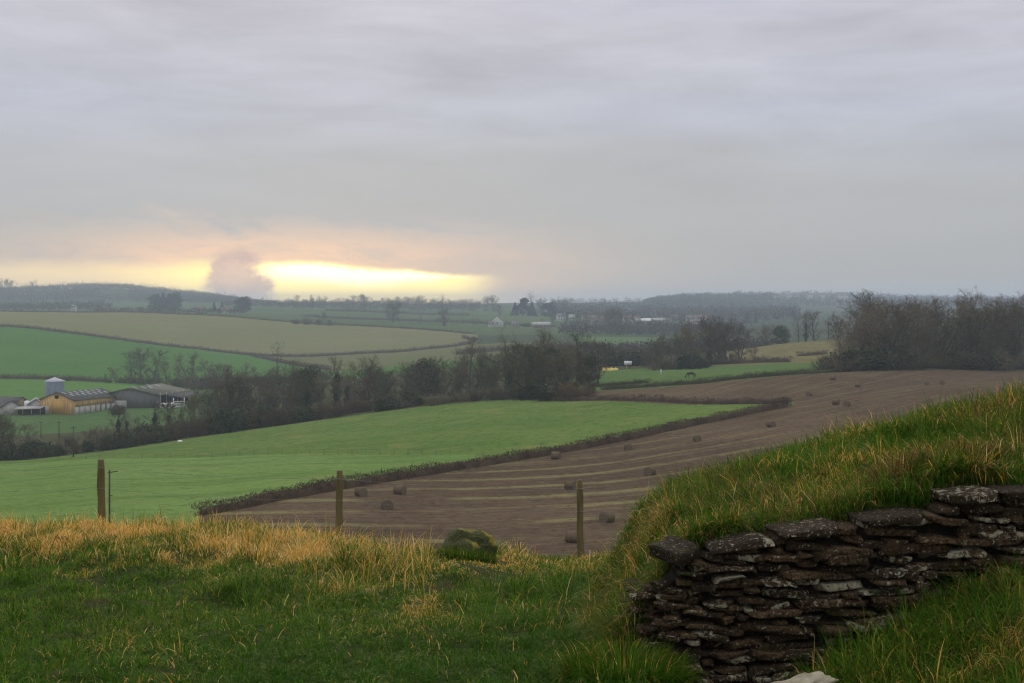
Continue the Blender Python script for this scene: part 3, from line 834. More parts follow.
def bush(seed, w=2.4, h=3.2, leafy=0.0, mat=None, n=1900):
    r = np.random.default_rng(seed)
    P = []; D = []; L = []; W = []
    ns = 34
    for s_ in range(ns):
        a = r.uniform(0, 6.283); q = r.uniform(0, .55) * w; base = np.array([math.cos(a) * q, math.sin(a) * q, -.2])
        d = np.array([math.cos(a) * .55 * q / w * 2, math.sin(a) * .55 * q / w * 2, 1]) + r.normal(0, .25, 3); d /= np.linalg.norm(d)
        ln = h * r.uniform(.7, 1.08) * (1 - .35 * (q / w)); P.append(base); D.append(d); L.append(ln); W.append(.06)
        for k in range(n // ns):
            f = r.uniform(.12, 1); p = base + d * ln * f; d2 = d + r.normal(0, .8, 3); d2 /= np.linalg.norm(d2)
            P.append(p); D.append(d2); L.append(r.uniform(.35, 1.0)); W.append(.034)
    out = [quad_obj(ribbons(np.array(P), np.array(D), np.array(L), np.array(W), r), 'branches', mat or m_twig)]
    if leafy:
        m = int(2200 * leafy); c = rand_unit(r, m) * (r.random((m, 1)) ** .4) * np.array([w * .95, w * .95, h * .52]) * (.8 + .4 * r.random((m, 1)))
        lump = 1 + .35 * np.sin(c[:, 0] * 2.1 + seed) * np.cos(c[:, 1] * 2.3) ; c = c * lump[:, None]; c[:, 2] += h * .48
        c = c[c[:, 2] > 0]
        out.append(quad_obj(leaf_quads(c, r.uniform(.16, .38, len(c)), r), 'leaves', m_leaf))
    return out

def evergreen(seed, h=10.0, w=4.6):
    r = np.random.default_rng(seed); mb = MB()
    mb.tube([(0, 0, -.4), (.05, 0, h * .45), (0, .1, h * .9)], [.24, .15, .03], 6)
    n = 3800; cl = []
    for k in range(17):
        f = r.uniform(.14, .95); a = r.uniform(0, 6.283); q = w * .62 * math.sin(math.pi * min(f * .8 + .12, 1)) * r.uniform(.5, 1)
        cl.append((math.cos(a) * q, math.sin(a) * q, f * h, r.uniform(.7, 1.35) * w * .36))
    P = []
    for (x, y, z, s_) in cl:
        P.append(np.array([x, y, z]) + rand_unit(r, n // 17) * (r.random((n // 17, 1)) ** .5) * s_ * np.array([1, 1, .85]))
    P = np.concatenate(P); P = P[P[:, 2] > .2]
    tk = mb.build('trunk', m_bark); COL.objects.unlink(tk)
    return [tk, quad_obj(leaf_quads(P, r.uniform(.22, .5, len(P)), r), 'crown', m_leaf)]
def conifer(seed, h=14.0, w=3.4):
    r = np.random.default_rng(seed); mb = MB(); mb.tube([(0, 0, -.4), (0, 0, h * .6), (0, 0, h)], [.2, .12, .02], 5)
    n = 1500; f = 1 - r.random(n) ** .6; a = r.uniform(0, 6.283, n); q = w * (1 - f) * r.uniform(.25, 1, n) ** .6 * (1 + .25 * np.sin(f * 40))
    P = np.stack([np.cos(a) * q, np.sin(a) * q, .8 + f * (h - .8) - q * .25], -1)
    tk = mb.build('trunk', m_bark); COL.objects.unlink(tk)
    return [tk, quad_obj(leaf_quads(P, r.uniform(.35, .8, n), r), 'crown', m_conifer)]

LIB = {
 'bare': [bare_tree(s, 12, 4.4 + (s % 3) * .5, 1, .14, 18) for s in range(1, 5)],
 'bare_red': [bare_tree(s, 12, 4.8, 1 + s % 2, .12, 18, mat=m_twig_red) for s in range(11, 14)],
 'multi': [bare_tree(s, 10, 4.0, 3, .10, 22) for s in range(21, 24)],
 'airy': [bare_tree(s, 13, 4.2, 1, .28, 13, .55, .034) for s in range(31, 33)],
 'dense': [bare_tree(s, 12, 5.2, 2, .05, 24, 1.6, .048) for s in range(41, 45)],
 'ivy': [bare_tree(s, 13, 4.2, 1, .22, 15, .9, ivy=1.3) for s in range(51, 53)],
 'bush': [bush(s) for s in range(61, 65)], 'bush_red': [bush(s, mat=m_twig_red) for s in range(66, 68)],
 'leafy_bush': [bush(s, leafy=.8) for s in range(71, 74)],
 'evergreen': [evergreen(s) for s in range(81, 83)], 'conifer': [conifer(s) for s in range(91, 93)],
}
HREF = {'bare': 12, 'bare_red': 12, 'multi': 10, 'airy': 13, 'dense': 12, 'ivy': 13, 'bush': 3.3, 'bush_red': 3.3, 'leafy_bush': 3.3, 'evergreen': 10.3, 'conifer': 14}
NAME = {'bare': 'bare_tree', 'bare_red': 'bare_tree', 'multi': 'bare_tree', 'airy': 'bare_tree', 'dense': 'bare_tree', 'ivy': 'ivy_clad_tree',
        'bush': 'bush', 'bush_red': 'bush', 'leafy_bush': 'bush', 'evergreen': 'evergreen_tree', 'conifer': 'conifer_tree'}
trng = random.Random(5)
def plant(kind, px, Y, height, label, group, wide=1.0, variant=None):
    X, Y, z = at(px, Y=Y)
    parts = LIB[kind][trng.randrange(len(LIB[kind])) if variant is None else variant % len(LIB[kind])]
    s = height / HREF[kind] * (.93 if 'bush' not in kind else 1)
    if kind in ('dense', 'bare', 'multi', 'bare_red') and Y < 700: wide *= 1.10
    o = empty(NAME[kind], (X, Y, z - .05), trng.uniform(0, 6.28), (s * wide, s * wide, s))
    for p in parts:
        c = p.copy(); COL.objects.link(c); c.parent = o
    return tag(o, label, 'bush' if 'bush' in kind else 'tree', group)

LOOK = {'bare': 'bare brown tree', 'bare_red': 'reddish bare tree', 'multi': 'many stemmed bare tree', 'airy': 'tall airy bare tree', 'dense': 'broad twiggy bare tree',
        'ivy': 'ivy clad bare tree', 'bush': 'brown twiggy bush', 'bush_red': 'reddish twiggy bush', 'leafy_bush': 'dark leafy bush', 'evergreen': 'dark evergreen tree', 'conifer': 'pointed dark conifer'}
def row(items, where, group, end='left'):
    """items: (kind, px, Y, top row or height, wide); labels count along the row per kind, so each names one plant"""
    items = sorted(items, key=lambda a: a[1]); cnt = {}; tot = {}
    for it in items: tot[LOOK[it[0]]] = tot.get(LOOK[it[0]], 0) + 1
    for kind, px, Y, top, wide in items:
        X, Y, z = at(px, Y=Y)
        height = max(1.2, -(top - HZ) / F * Y - z)
        lk = LOOK[kind]; i = cnt.get(lk, 0); cnt[lk] = i + 1
        if tot[lk] == 1: lab = f'{lk}, the only one {where}'
        else: lab = f'{ORD[i]} {lk} from {end} {where}'
        plant(kind, px, Y, height, lab, group, wide)

def make_row(px0, px1, step, Yf, tops, kinds, jit_top=4, jY=8, wide=(.85, 1.15), jx=.35):
    out = []; p = px0; tx = [a for a, _ in tops]; ty = [b for _, b in tops]
    while p < px1:
        q = p + trng.uniform(-jx, jx) * step
        out.append((trng.choice(kinds), q, Yf(q) + trng.uniform(-jY, jY), float(np.interp(q, tx, ty)) + trng.uniform(-jit_top * .4, jit_top), trng.uniform(*wide)))
        p += step
    return out
me_ = lambda p: curve('meadow_end', p); st_ = lambda p: curve('stream', p)
# scrub along the meadow's lower edge, in four stretches
def split(items, cuts, wheres, group):
    for a, b_, w in zip(cuts[:-1], cuts[1:], wheres): row([i for i in items if a <= i[1] < b_], w, group)
BT = 'trees of the valley belt'
front = make_row(-30, 600, 10.5, lambda p: me_(p) + 6, [(-30, 436), (30, 440), (60, 444), (100, 436), (150, 424), (200, 414), (250, 405), (300, 402), (400, 394), (500, 384), (560, 380), (600, 384)],
                 ['bush', 'leafy_bush', 'bush_red', 'leafy_bush', 'bush'], 4, 4, (.9, 1.5))
split(front, [-60, 105, 235, 360, 470, 640], ['in scrub below the sheds', 'in scrub below the open barn', 'along the middle meadow edge', 'along the meadow edge under the curved hedge', 'at the foot of the ivy trees'], 'scrub bushes along the meadow edge')
mid = make_row(-25, 32, 14, lambda p: me_(p) + 22, [(-25, 414), (10, 417), (35, 428)], ['multi', 'bare', 'dense'], 4, 5)
mid += make_row(58, 112, 15, lambda p: me_(p) + 26, [(50, 436), (75, 432), (112, 418)], ['multi', 'bush', 'dense'], 3, 5)
mid += make_row(116, 600, 13.5, lambda p: me_(p) + 24, [(112, 415), (135, 404), (165, 402), (190, 394), (205, 388), (230, 382), (260, 386), (300, 384), (350, 378), (400, 378), (440, 370), (480, 360), (530, 348), (575, 350), (600, 360)],
                ['bare', 'multi', 'dense', 'ivy', 'multi', 'bare_red', 'dense'], 14, 7, (1.0, 1.45))
split(mid, [-60, 113, 235, 360, 470, 640], ['in front of the orange barn', 'below the open sided barn', 'in the middle of the front belt', 'in the front belt under the curved hedge', 'at the thick end of the belt'], BT)
back = make_row(205, 605, 13, lambda p: st_(p) + 25, [(190, 394), (208, 386), (230, 372), (260, 368), (300, 368), (345, 361), (380, 368), (420, 366), (445, 354), (470, 346), (500, 340), (530, 338), (560, 336), (585, 334), (600, 348)],
                ['bare', 'dense', 'ivy', 'multi', 'dense', 'evergreen'], 15, 14, (1.0, 1.4))
split(back, [190, 310, 420, 640], ['in the rear belt by the barn', 'in the middle rear belt', 'at the tall rear belt end'], BT)
rear = make_row(222, 600, 17, lambda p: st_(p) + 100, [(200, 390), (230, 374), (300, 371), (400, 372), (450, 362), (520, 354), (575, 350), (600, 356)], ['bare', 'dense', 'multi'], 6, 20, (1, 1.3))
split(rear, [190, 420, 640], ['hidden deep behind the middle belt', 'deep behind the tall end of the belt'], BT)
row([('ivy', 541, 322, 336, 1.1), ('ivy', 550, 326, 342, 1.1), ('evergreen', 536, 318, 346, 1.0), ('evergreen', 590, 330, 352, 1.0), ('evergreen', 560, 322, 356, 1.1)], 'at the dark clump in the belt', BT)
row([('airy', 505, 332, 333, 1.0), ('airy', 577, 345, 328, 1.0), ('airy', 592, 345, 336, .9)], 'rising above the thick end of the belt', BT)
row([('airy', 278, 600, 343, .7)], 'standing over the belt against the hill', BT)
row([('leafy_bush', 118, 436, 405, 1.2)], 'against the end of the orange barn', 'bushes by the farm')
farmback = make_row(105, 335, 12.5, lambda p: curve('dip', p) - 12, [(105, 374), (125, 358), (150, 346), (165, 356), (185, 360), (197, 350), (215, 362), (250, 366), (335, 366)], ['bare', 'multi', 'dense', 'bare_red', 'multi'], 5, 12, (1, 1.4))
split(farmback, [90, 215, 340], ['behind the two farm barns', 'on the hill foot right of the barns'], 'trees behind the farm')
fb2 = make_row(62, 330, 14, lambda p: curve('strip', p) + 25, [(60, 376), (110, 376), (200, 372), (330, 370)], ['bush', 'bush_red', 'bush'], 4, 12, (1.4, 2.2))
split(fb2, [50, 190, 340], ['in the scrub behind the bright strip', 'in the scrub at the hill foot'], 'scrub bushes behind the farm')

# the dark wood at the right
WT = [(820, 345), (832, 326), (846, 309), (868, 297), (890, 299), (908, 306), (930, 307), (955, 302), (975, 296), (1000, 302), (1024, 298), (1060, 298)]
w1 = make_row(838, 1075, 17, lambda p: curve('stream', p) + 14, [(a, b + 12) for a, b in WT], ['dense', 'dense', 'multi', 'bare', 'ivy'], 9, 5, (1.0, 1.35))
w2 = make_row(846, 1075, 17, lambda p: curve('stream', p) + 30, [(a, b + 2) for a, b in WT], ['dense', 'bare', 'dense', 'bare_red'], 6, 6, (.95, 1.25))
w3 = make_row(855, 1075, 22, lambda p: curve('stream', p) + 50, WT, ['dense', 'bare'], 5, 6, (1, 1.25))
row(w1, 'along the front of the dark wood', 'trees of the dark wood')
row(w2, 'in the middle of the dark wood', 'trees of the dark wood')
row(w3, 'at the back of the dark wood', 'trees of the dark wood')
row(make_row(830, 1075, 12, lambda p: curve('stream', p) + 6, [(830, 352), (870, 350), (1024, 345)], ['bush', 'leafy_bush', 'bush'], 6, 3, (1.0, 1.5)), 'under the dark wood by the stubble', 'bushes under the dark wood')

# the copse in the middle
row([('dense', 653, 405, 341, 1.0), ('dense', 668, 410, 336, 1.05), ('dense', 682, 412, 334, 1.0), ('dense', 697, 420, 323, 1.05), ('dense', 712, 425, 319, 1.1), ('dense', 727, 430, 320, 1.1),
     ('dense', 741, 435, 327, 1.0), ('bare_red', 752, 440, 343, 1.0), ('multi', 660, 420, 345, 1.1), ('multi', 690, 428, 330, 1.1), ('multi', 720, 440, 324, 1.1), ('leafy_bush', 692, 398, 354, 1.5),
     ('bush', 660, 400, 356, 1.5), ('bush', 675, 400, 358, 1.5), ('bush', 705, 410, 358, 1.6), ('bush', 722, 425, 356, 1.6), ('bush_red', 740, 430, 356, 1.5)], 'in the copse beyond the grazing horse', 'plants of the copse')
row([('evergreen', 781, 585, 325, 1.5), ('ivy', 806, 590, 312, .85), ('bare', 815, 600, 313, 1.0), ('airy', 798, 610, 314, 1.0), ('airy', 829, 600, 316, 1.0), ('multi', 762, 600, 326, 1.0), ('multi', 770, 610, 324, 1.0), ('bare', 838, 590, 318, 1.1)],
    'on the straw coloured knoll', 'trees on the knoll')
row(make_row(603, 650, 9, lambda p: 470, [(600, 346), (625, 343), (650, 348)], ['multi', 'bush', 'bare', 'dense'], 4, 8, (1, 1.3)), 'behind the white sign board', 'bushes behind the pasture')
row([('leafy_bush', 612, 455, 352, 1.3), ('leafy_bush', 622, 455, 351, 1.4), ('leafy_bush', 634, 452, 351, 1.5), ('leafy_bush', 643, 450, 353, 1.4)], 'beside the white sign board', 'bushes behind the pasture')

# farther trees
FT = 'far hedgerow and village trees'
row([('dense', 393, 1330, 301, 1.5), ('dense', 445, 1250, 309, 1.3), ('bush', 296, 1180, 318, 1.2), ('bush', 306, 1180, 316.5, 1.1), ('bush_red', 318, 1180, 317.5, 1.2), ('bush', 330, 1170, 318.5, 1.2), ('multi', 324, 1300, 312, 1.2), ('multi', 420, 1290, 316, .9)], 'in the far hedges under the sunset', FT)
row([('evergreen', 244, 1600, 296, 1.7), ('evergreen', 237, 1620, 300, 1.7), ('conifer', 158, 1700, 292, 1.6), ('conifer', 163, 1700, 291, 1.6), ('conifer', 169, 1710, 292, 1.8), ('evergreen', 175, 1700, 292, 1.5), ('evergreen', 154, 1700, 294, 1.5), ('conifer', 222, 1620, 299, 1), ('conifer', 214, 1620, 300, 1)],
    'by the cottages under the wooded hill', FT)
row([('dense', 2, 2350, 279, 1.1), ('dense', 11, 2350, 280, 1.1), ('multi', 28, 2400, 281, 1.3)], 'on the shoulder of the wooded hill', FT)
sk = make_row(255, 480, 7.2, lambda p: 2000, [(255, 302), (300, 299), (360, 297), (420, 296), (445, 299), (480, 301)], ['bare', 'dense', 'dense', 'multi'], 4, 90, (1, 1.5))
split(sk, [240, 340, 410, 500], ['on the skyline below the white glare', 'on the skyline beside the lone tall crown', 'on the skyline where the glow ends'], 'skyline trees under the sunset')
row([('bare', 297, 1900, 296, 1.0), ('bare', 311, 1900, 296, 1.0), ('bare', 320, 1900, 297, 1.0), ('dense', 364, 1900, 295, 1.1), ('airy', 443, 1850, 294, 1.0), ('dense', 418, 1900, 296, 1.0)], 'standing proud of the glowing skyline', 'skyline trees under the sunset')
row([('evergreen', 523, 1650, 297, 1.4), ('conifer', 515, 1650, 301, 1.5), ('conifer', 532, 1660, 300, 1.6), ('airy', 531, 1850, 292, 1.3), ('dense', 541, 1700, 299, 1.1), ('evergreen', 549, 1650, 302, 1.8), ('dense', 500, 1700, 305, 1.1), ('dense', 485, 1900, 297, 1.2), ('dense', 495, 1950, 296, 1.3), ('dense', 562, 1750, 300, 1.1)],
    'behind the white gabled house', FT)
hm = make_row(432, 640, 15, lambda p: 1300, [(430, 318), (500, 320), (640, 322)], ['bush', 'dense', 'bush_red', 'multi', 'leafy_bush'], 5, 25, (1.2, 1.9))
row(hm, 'along the distant hedge by the gabled house', FT)
vil = make_row(545, 770, 11, lambda p: 1350, [(540, 314), (600, 310), (640, 312), (700, 318), (770, 322)], ['dense', 'bare', 'multi', 'bare_red'], 7, 120, (1, 1.4))
split(vil, [530, 610, 690, 790], ['in the village behind the long roofs', 'in the village by the long white roof', 'in the village beyond the copse'], FT)
row([('conifer', 735, 1500, 313, 1.0), ('conifer', 747, 1500, 309, 1.0), ('conifer', 756, 1500, 310, .9), ('evergreen', 630, 1400, 322, 1.0), ('conifer', 664, 1350, 319, .8)], 'among the hazy village trees', FT)
row([('dense', 618, 1090, 309, 1.3), ('dense', 611, 1095, 313, 1.3), ('bare_red', 627, 1100, 314, 1.5), ('dense', 652, 1100, 321, 1.4), ('multi', 690, 1100, 324, 1.4)], 'in front of the village roofs', FT)

# woods far off: one mass
def woods(name, label, spots, seed, mat, conif=False):
    r = np.random.default_rng(seed); P = []; S_ = []
    for (px, Y, h, w) in spots:
        X, Y, z = at(px, Y=Y); n = 46
        c = rand_unit(r, n) * (r.random((n, 1)) ** .45)
        if conif:
            f = r.random(n); a = r.uniform(0, 6.283, n); c = np.stack([np.cos(a) * (1 - f) * w, np.sin(a) * (1 - f) * w, f * h], -1)
        else:
            c = c * np.array([w, w, h * .48]); c[:, 2] += h * .5
        P.append(c + np.array([X, Y, z])); S_.append(r.uniform(.18, .42, n) * (w if not conif else w * 1.3))
    o = quad_obj(leaf_quads(np.concatenate(P), np.concatenate(S_), r), name, mat); COL.objects.link(o)
    return tag(o, label, 'woods', None, 'stuff')
r = np.random.default_rng(77)
m_wood = simple_mat('far_wood', (.040, .042, .026), (.080, .066, .044), .03, .95)
m_wood2 = simple_mat('far_conifer_wood', (.030, .042, .030), (.045, .052, .034), .02, .95)
hl = lambda p: .35 + .65 * ss(275, 190, p)
sp_ = [(p, Y + r.normal(0, 20), r.uniform(10, 15) * hl(p), r.uniform(3, 5)) for Y in np.arange(2250, 2860, 55) for p in np.arange(-150 + r.uniform(0, 3), 275, 3.0) if not (98 < p < 128 and 2350 < Y < 2560)]
woods('woods', 'blue hazed wooded hill with a spiky top under the yellow sky', sp_, 1, m_wood)
woods('woods', 'row of tiny conifers along the wooded hill top', [(p, 2790, r.uniform(11, 19) * hl(p), 2.8) for p in np.arange(30, 262, 2.5)], 2, m_wood2, True)
woods('woods', 'brownish wood below the hill on the far side of the ochre field', [(p, Y, r.uniform(9, 13), r.uniform(3, 5)) for Y in (1650, 1720, 1800, 1900, 2000) for p in np.arange(-120, 112 - (Y - 1650) * .03, 3.6)], 3, m_wood)
woods('woods', 'thin line of scrub trees along the top of the ochre field', [(p, 1420 + r.normal(0, 30), r.uniform(5, 9), r.uniform(2, 4)) for p in np.arange(95, 245, 2.4)], 4, m_wood)
woods('woods', 'low brown trees massed along the glowing skyline', [(p, Y + r.normal(0, 30), r.uniform(7, 13), r.uniform(3, 5)) for Y in (1950, 2050, 2150, 2300) for p in np.arange(225, 480, 2.9)], 5, m_wood)
woods('woods', 'blue hazed trees massed behind the village roofs', [(p, Y + r.normal(0, 30), r.uniform(9, 18), r.uniform(4, 6)) for Y in (1550, 1650, 1750, 1850, 1960, 2080, 2250, 2500) for p in np.arange(552, 800, 3.4)], 6, m_wood)
woods('woods', 'round topped blue wood on the hill right of the village', [(p, Y + r.normal(0, 30), r.uniform(15, 20) * math.sqrt(max(.1, 1 - ((p - 705) / 62) ** 2)), r.uniform(5, 8)) for Y in (2450, 2550, 2650, 2750, 2850, 2950) for p in np.arange(645, 764, 2.4)], 7, m_wood)
woods('woods', 'faint blue trees around the houses on the farthest hill', [(p, Y + r.normal(0, 30), r.uniform(12, 22), r.uniform(5, 9)) for Y in (2600, 2750, 2900, 3160, 3230, 3290, 3340) for p in np.arange(735, 1100, 3.0) if not (2650 < Y < 3200 and 772 < p < 852)], 8, m_wood)

woods('woods', 'dark scrubby trees beyond the small bright field before the village', [(p, Y + r.normal(0, 12), r.uniform(6, 11), r.uniform(2.5, 4.5)) for Y in (1075, 1120, 1170) for p in np.arange(563, 745, 3.1)], 9, m_wood)
woods('woods', 'dark tangle of trees between the tall belt and the copse', [(p, Y + r.normal(0, 8), r.uniform(4, 8), r.uniform(2, 3.5)) for Y in (640, 680, 720) for p in np.arange(560, 770, 3.4) if r.random() < .8], 10, m_wood)
# ------------------------------------------------------------------ hedges
m_hedge = simple_mat('hedge_twigs', (.060, .040, .028), (.095, .066, .046), .6, .95, .3, hue=(.06, .055, .03), spec=0.0)
m_hedge_green = simple_mat('hedge_green', (.042, .048, .024), (.065, .064, .034), .6, .95, spec=0.0)
def hedge(pts, height, width, per, label, mat=m_hedge, tw=.045, tl=.55, gap=0.0, seed=1, name='hedge'):
    """pts: photo points of the hedge foot"""
    r = np.random.default_rng(seed)
    G = [np.array(at(px, py)) if len(q) == 0 else np.array(at(px, Y=q[0])) for px, py, *q in pts]
    seg = [np.linalg.norm((b_ - a)[:2]) for a, b_ in zip(G[:-1], G[1:])]; cum = np.concatenate([[0], np.cumsum(seg)])
    Lh = cum[-1]; n = int(Lh * per)
    s = r.uniform(0, Lh, n)
    x = np.interp(s, cum, [g[0] for g in G]); y = np.interp(s, cum, [g[1] for g in G])
    dxs = np.interp(s + 1, cum, [g[0] for g in G]) - np.interp(s - 1, cum, [g[0] for g in G]); dys = np.interp(s + 1, cum, [g[1] for g in G]) - np.interp(s - 1, cum, [g[1] for g in G])
    ln = np.hypot(dxs, dys) + 1e-6; nx_, ny_ = -dys / ln, dxs / ln
    hh = height * (.82 + .5 * (fbm(s / 4.0, s * 0 + seed) - .3) + .22 * (vnoise(s / 1.1, s * 0 + 3) - .5))
    off = r.normal(0, .30, n) * width; u = r.random(n) ** .8
    keep = np.ones(n, bool) if not gap else (fbm(s / 9, s * 0 + seed * 3.3, 2) > gap)
    X = x + nx_ * off; Y = y + ny_ * off
    Z = np.array([H(a, b_) for a, b_ in zip(x, y)]) + u * hh * (1 - .25 * (np.abs(off) / width) ** 2) - tl * .25
    P = np.stack([X, Y, Z], -1)[keep]; n = len(P)
    D = rand_unit(r, n) * .8 + np.array([0, 0, .75]); D /= np.linalg.norm(D, axis=1, keepdims=True)
    v = ribbons(P, D, r.uniform(.5, 1.2, n) * tl, np.full(n, tw) * r.uniform(.7, 1.5, n), r)
    # a solid-ish lumpy heart so the hedge is not see-through
    ks = np.arange(0, Lh, max(.8, Lh / 260)); ring = []; mb_v = []; fa = []
    hx = np.interp(ks, cum, [g[0] for g in G]); hy = np.interp(ks, cum, [g[1] for g in G])
    org = G[0]
    o = quad_obj(v - org, name, mat); COL.objects.link(o); o.location = org
    if not gap:
        ddx = np.gradient(hx); ddy = np.gradient(hy); l_ = np.hypot(ddx, ddy) + 1e-6
        for i in range(len(ks)):
            z0 = H(hx[i], hy[i]); h2 = height * (.62 + .35 * (vnoise(ks[i] / 2.2, seed) - .5)); w2 = width * (.30 + .15 * vnoise(ks[i] / 1.7, seed + 9)); tp = min(1, .06 + min(i, len(ks) - 1 - i) / 2.5); h2 *= tp; w2 *= tp; nxx, nyy = -ddy[i] / l_[i], ddx[i] / l_[i]
            for (a, b_) in ((-1.1, -.3), (-.95, .55), (-.3, 1), (.3, .97), (.95, .55), (1.1, -.3)):
                mb_v.append((hx[i] + nxx * a * w2, hy[i] + nyy * a * w2, z0 + b_ * h2))
        fa = [(i * 6 + k, (i + 1) * 6 + k, (i + 1) * 6 + k + 1, i * 6 + k + 1) for i in range(len(ks) - 1) for k in range(5)]
        mb = MB(); mb.add(np.array(mb_v) - org, fa); mb.build('hedge_heart', mat, o)
    return tag(o, label, 'hedge', 'field hedges')
hedge([(195, 516), (250, 506), (300, 496), (350, 487), (400, 479), (450, 471), (500, 463), (550, 454.5), (600, 445), (650, 435), (700, 424), (745, 415), (775, 409), (790, 406)], 1.3, 1.3, 130,
      'long dark clipped hedge dividing the pale meadow from the stubble', seed=1, tl=.34, tw=.05)
hedge([(543, 0, 282), (570, 0, 272), (600, 0, 264), (650, 0, 252), (700, 0, 240), (745, 0, 233), (778, 0, 226), (790, 0, 218)], 1.25, 1.2, 75, 'ragged reddish hedge closing the far end of the meadow', seed=2, gap=.0, tl=.42)
hedge([(600, 0, 292), (650, 0, 284), (700, 0, 280), (750, 0, 282), (800, 0, 287), (830, 0, 291), (856, 0, 296)], 1.3, 1.3, 75, 'dark hedge between the stubble and the horse pasture', m_hedge_green, seed=3)
hedge([(583, 0, 306), (620, 0, 303), (652, 0, 303)], 1.0, 1.0, 60, 'short low hedge stub in the pasture corner', m_hedge_green, seed=4)
hedge([(-40, 0, 955), (0, 0, 950), (50, 0, 941), (100, 0, 930), (150, 0, 915), (200, 0, 900), (250, 0, 884), (300, 0, 880), (350, 0, 889), (400, 0, 900), (440, 0, 922), (460, 0, 940), (472, 0, 965), (476, 0, 1000), (462, 0, 1030)], 2.6, 2.6, 14,
      'long thin hedge curving across the hillside under the ochre field', tw=.16, tl=1.3, seed=5)
hedge([(250, 0, 882), (270, 0, 838), (290, 0, 790), (310, 0, 745), (330, 0, 700)], 2.4, 2.4, 14, 'short hedge dropping from the curved hedge to the belt', tw=.15, tl=1.2, seed=6)
hedge([(-20, 0, 1310), (60, 0, 1305), (150, 0, 1298), (230, 0, 1262), (300, 0, 1206), (400, 0, 1156), (450, 0, 1100), (475, 0, 1075)], 2.0, 2.5, 9, 'faint hedge along the top edge of the ochre field', tw=.2, tl=1.2, seed=7)
hedge([(300, 0, 1450), (350, 0, 1425), (400, 0, 1400), (450, 0, 1350), (500, 0, 1302), (560, 0, 1300)], 3.0, 3.0, 9, 'dark line of hedge across the distant dull green fields', tw=.24, tl=1.6, seed=8)
hedge([(325, 0, 1700), (400, 0, 1650), (470, 0, 1610)], 3.5, 3.5, 8, 'highest thin hedge just under the glowing skyline', tw=.28, tl=1.8, seed=9)
hedge([(710, 0, 432), (740, 0, 424), (770, 0, 418), (792, 0, 412)], 2.2, 2.4, 40, 'brown overgrown hedge along the foot of the straw knoll', tw=.07, tl=.9, seed=10)
hedge([(796, 0, 470), (812, 0, 470), (828, 0, 475)], 1.8, 1.8, 40, 'small reddish hedge on the side of the straw knoll', tw=.07, tl=.9, seed=11)
hedge([(-20, 0, 590), (40, 0, 592), (80, 0, 592), (112, 0, 590)], 2.6, 2.4, 26, 'brown hedge behind the bright strip beyond the silo', tw=.1, tl=1.1, seed=12)
hedge([(455, 0, 780), (500, 0, 800), (560, 0, 820), (610, 0, 800)], 4.0, 4.5, 18, 'overgrown hedge behind the tall end of the belt', tw=.14, tl=1.5, seed=13)

# distant stock fence across the meadow
m_dkpost = simple_mat('dark_post', (.045, .042, .028), (.06, .055, .036), 3, .9)
sf = empty('stock_fence', at(100, Y=curve('fence', 100)))
tag(sf, 'low post and wire fence across the middle of the green meadow', 'fence')
fl2 = np.array(sf.location); prev = None; m = MB(); wp = []
for i, px in enumerate(np.arange(58, 462, 14)):
    X, Y, z = at(px, Y=curve('fence', px)); q = MB(); q.tube([(0, 0, -.2), (0, 0, .85)], .03, 5)
    o = q.build('post', m_dkpost, sf); o.location = np.array([X, Y, z]) - fl2; wp.append(np.array([X, Y, z]) - fl2)
for dz in (.4, .8):
    m = MB(); m.tube([p + np.array([0, -.05, dz]) for p in wp], .005, 4); m.build('wire', m_dkpost, sf)

# poles
m_pole = simple_mat('pole_wood', (.07, .06, .05), (.10, .085, .07), 3, .9)
def pole(px, Y, top, label):
    X, Y, z = at(px, Y=Y); hh = -(top - HZ) / F * Y - z
    m = MB(); m.tube([(0, 0, -.3), (0, 0, hh)], [.15, .10], 8)
    o = empty('utility_pole', (X, Y, z)); m.build('pole', m_pole, o)
    c = MB(); c.box((0, -.13, hh - .35), (1.1, .1, .12)); c.build('crossarm', m_pole, o)
    tag(o, label, 'pole', 'poles in the farm paddock')
pole(73.5, 262, 426, 'tallest thin wooden pole, standing at the meadow edge below the farm')
pole(59, 345, 421, 'thin dark pole in the paddock under the orange barn door')
pole(41, 348, 421, 'thin dark pole in the paddock below the silo')

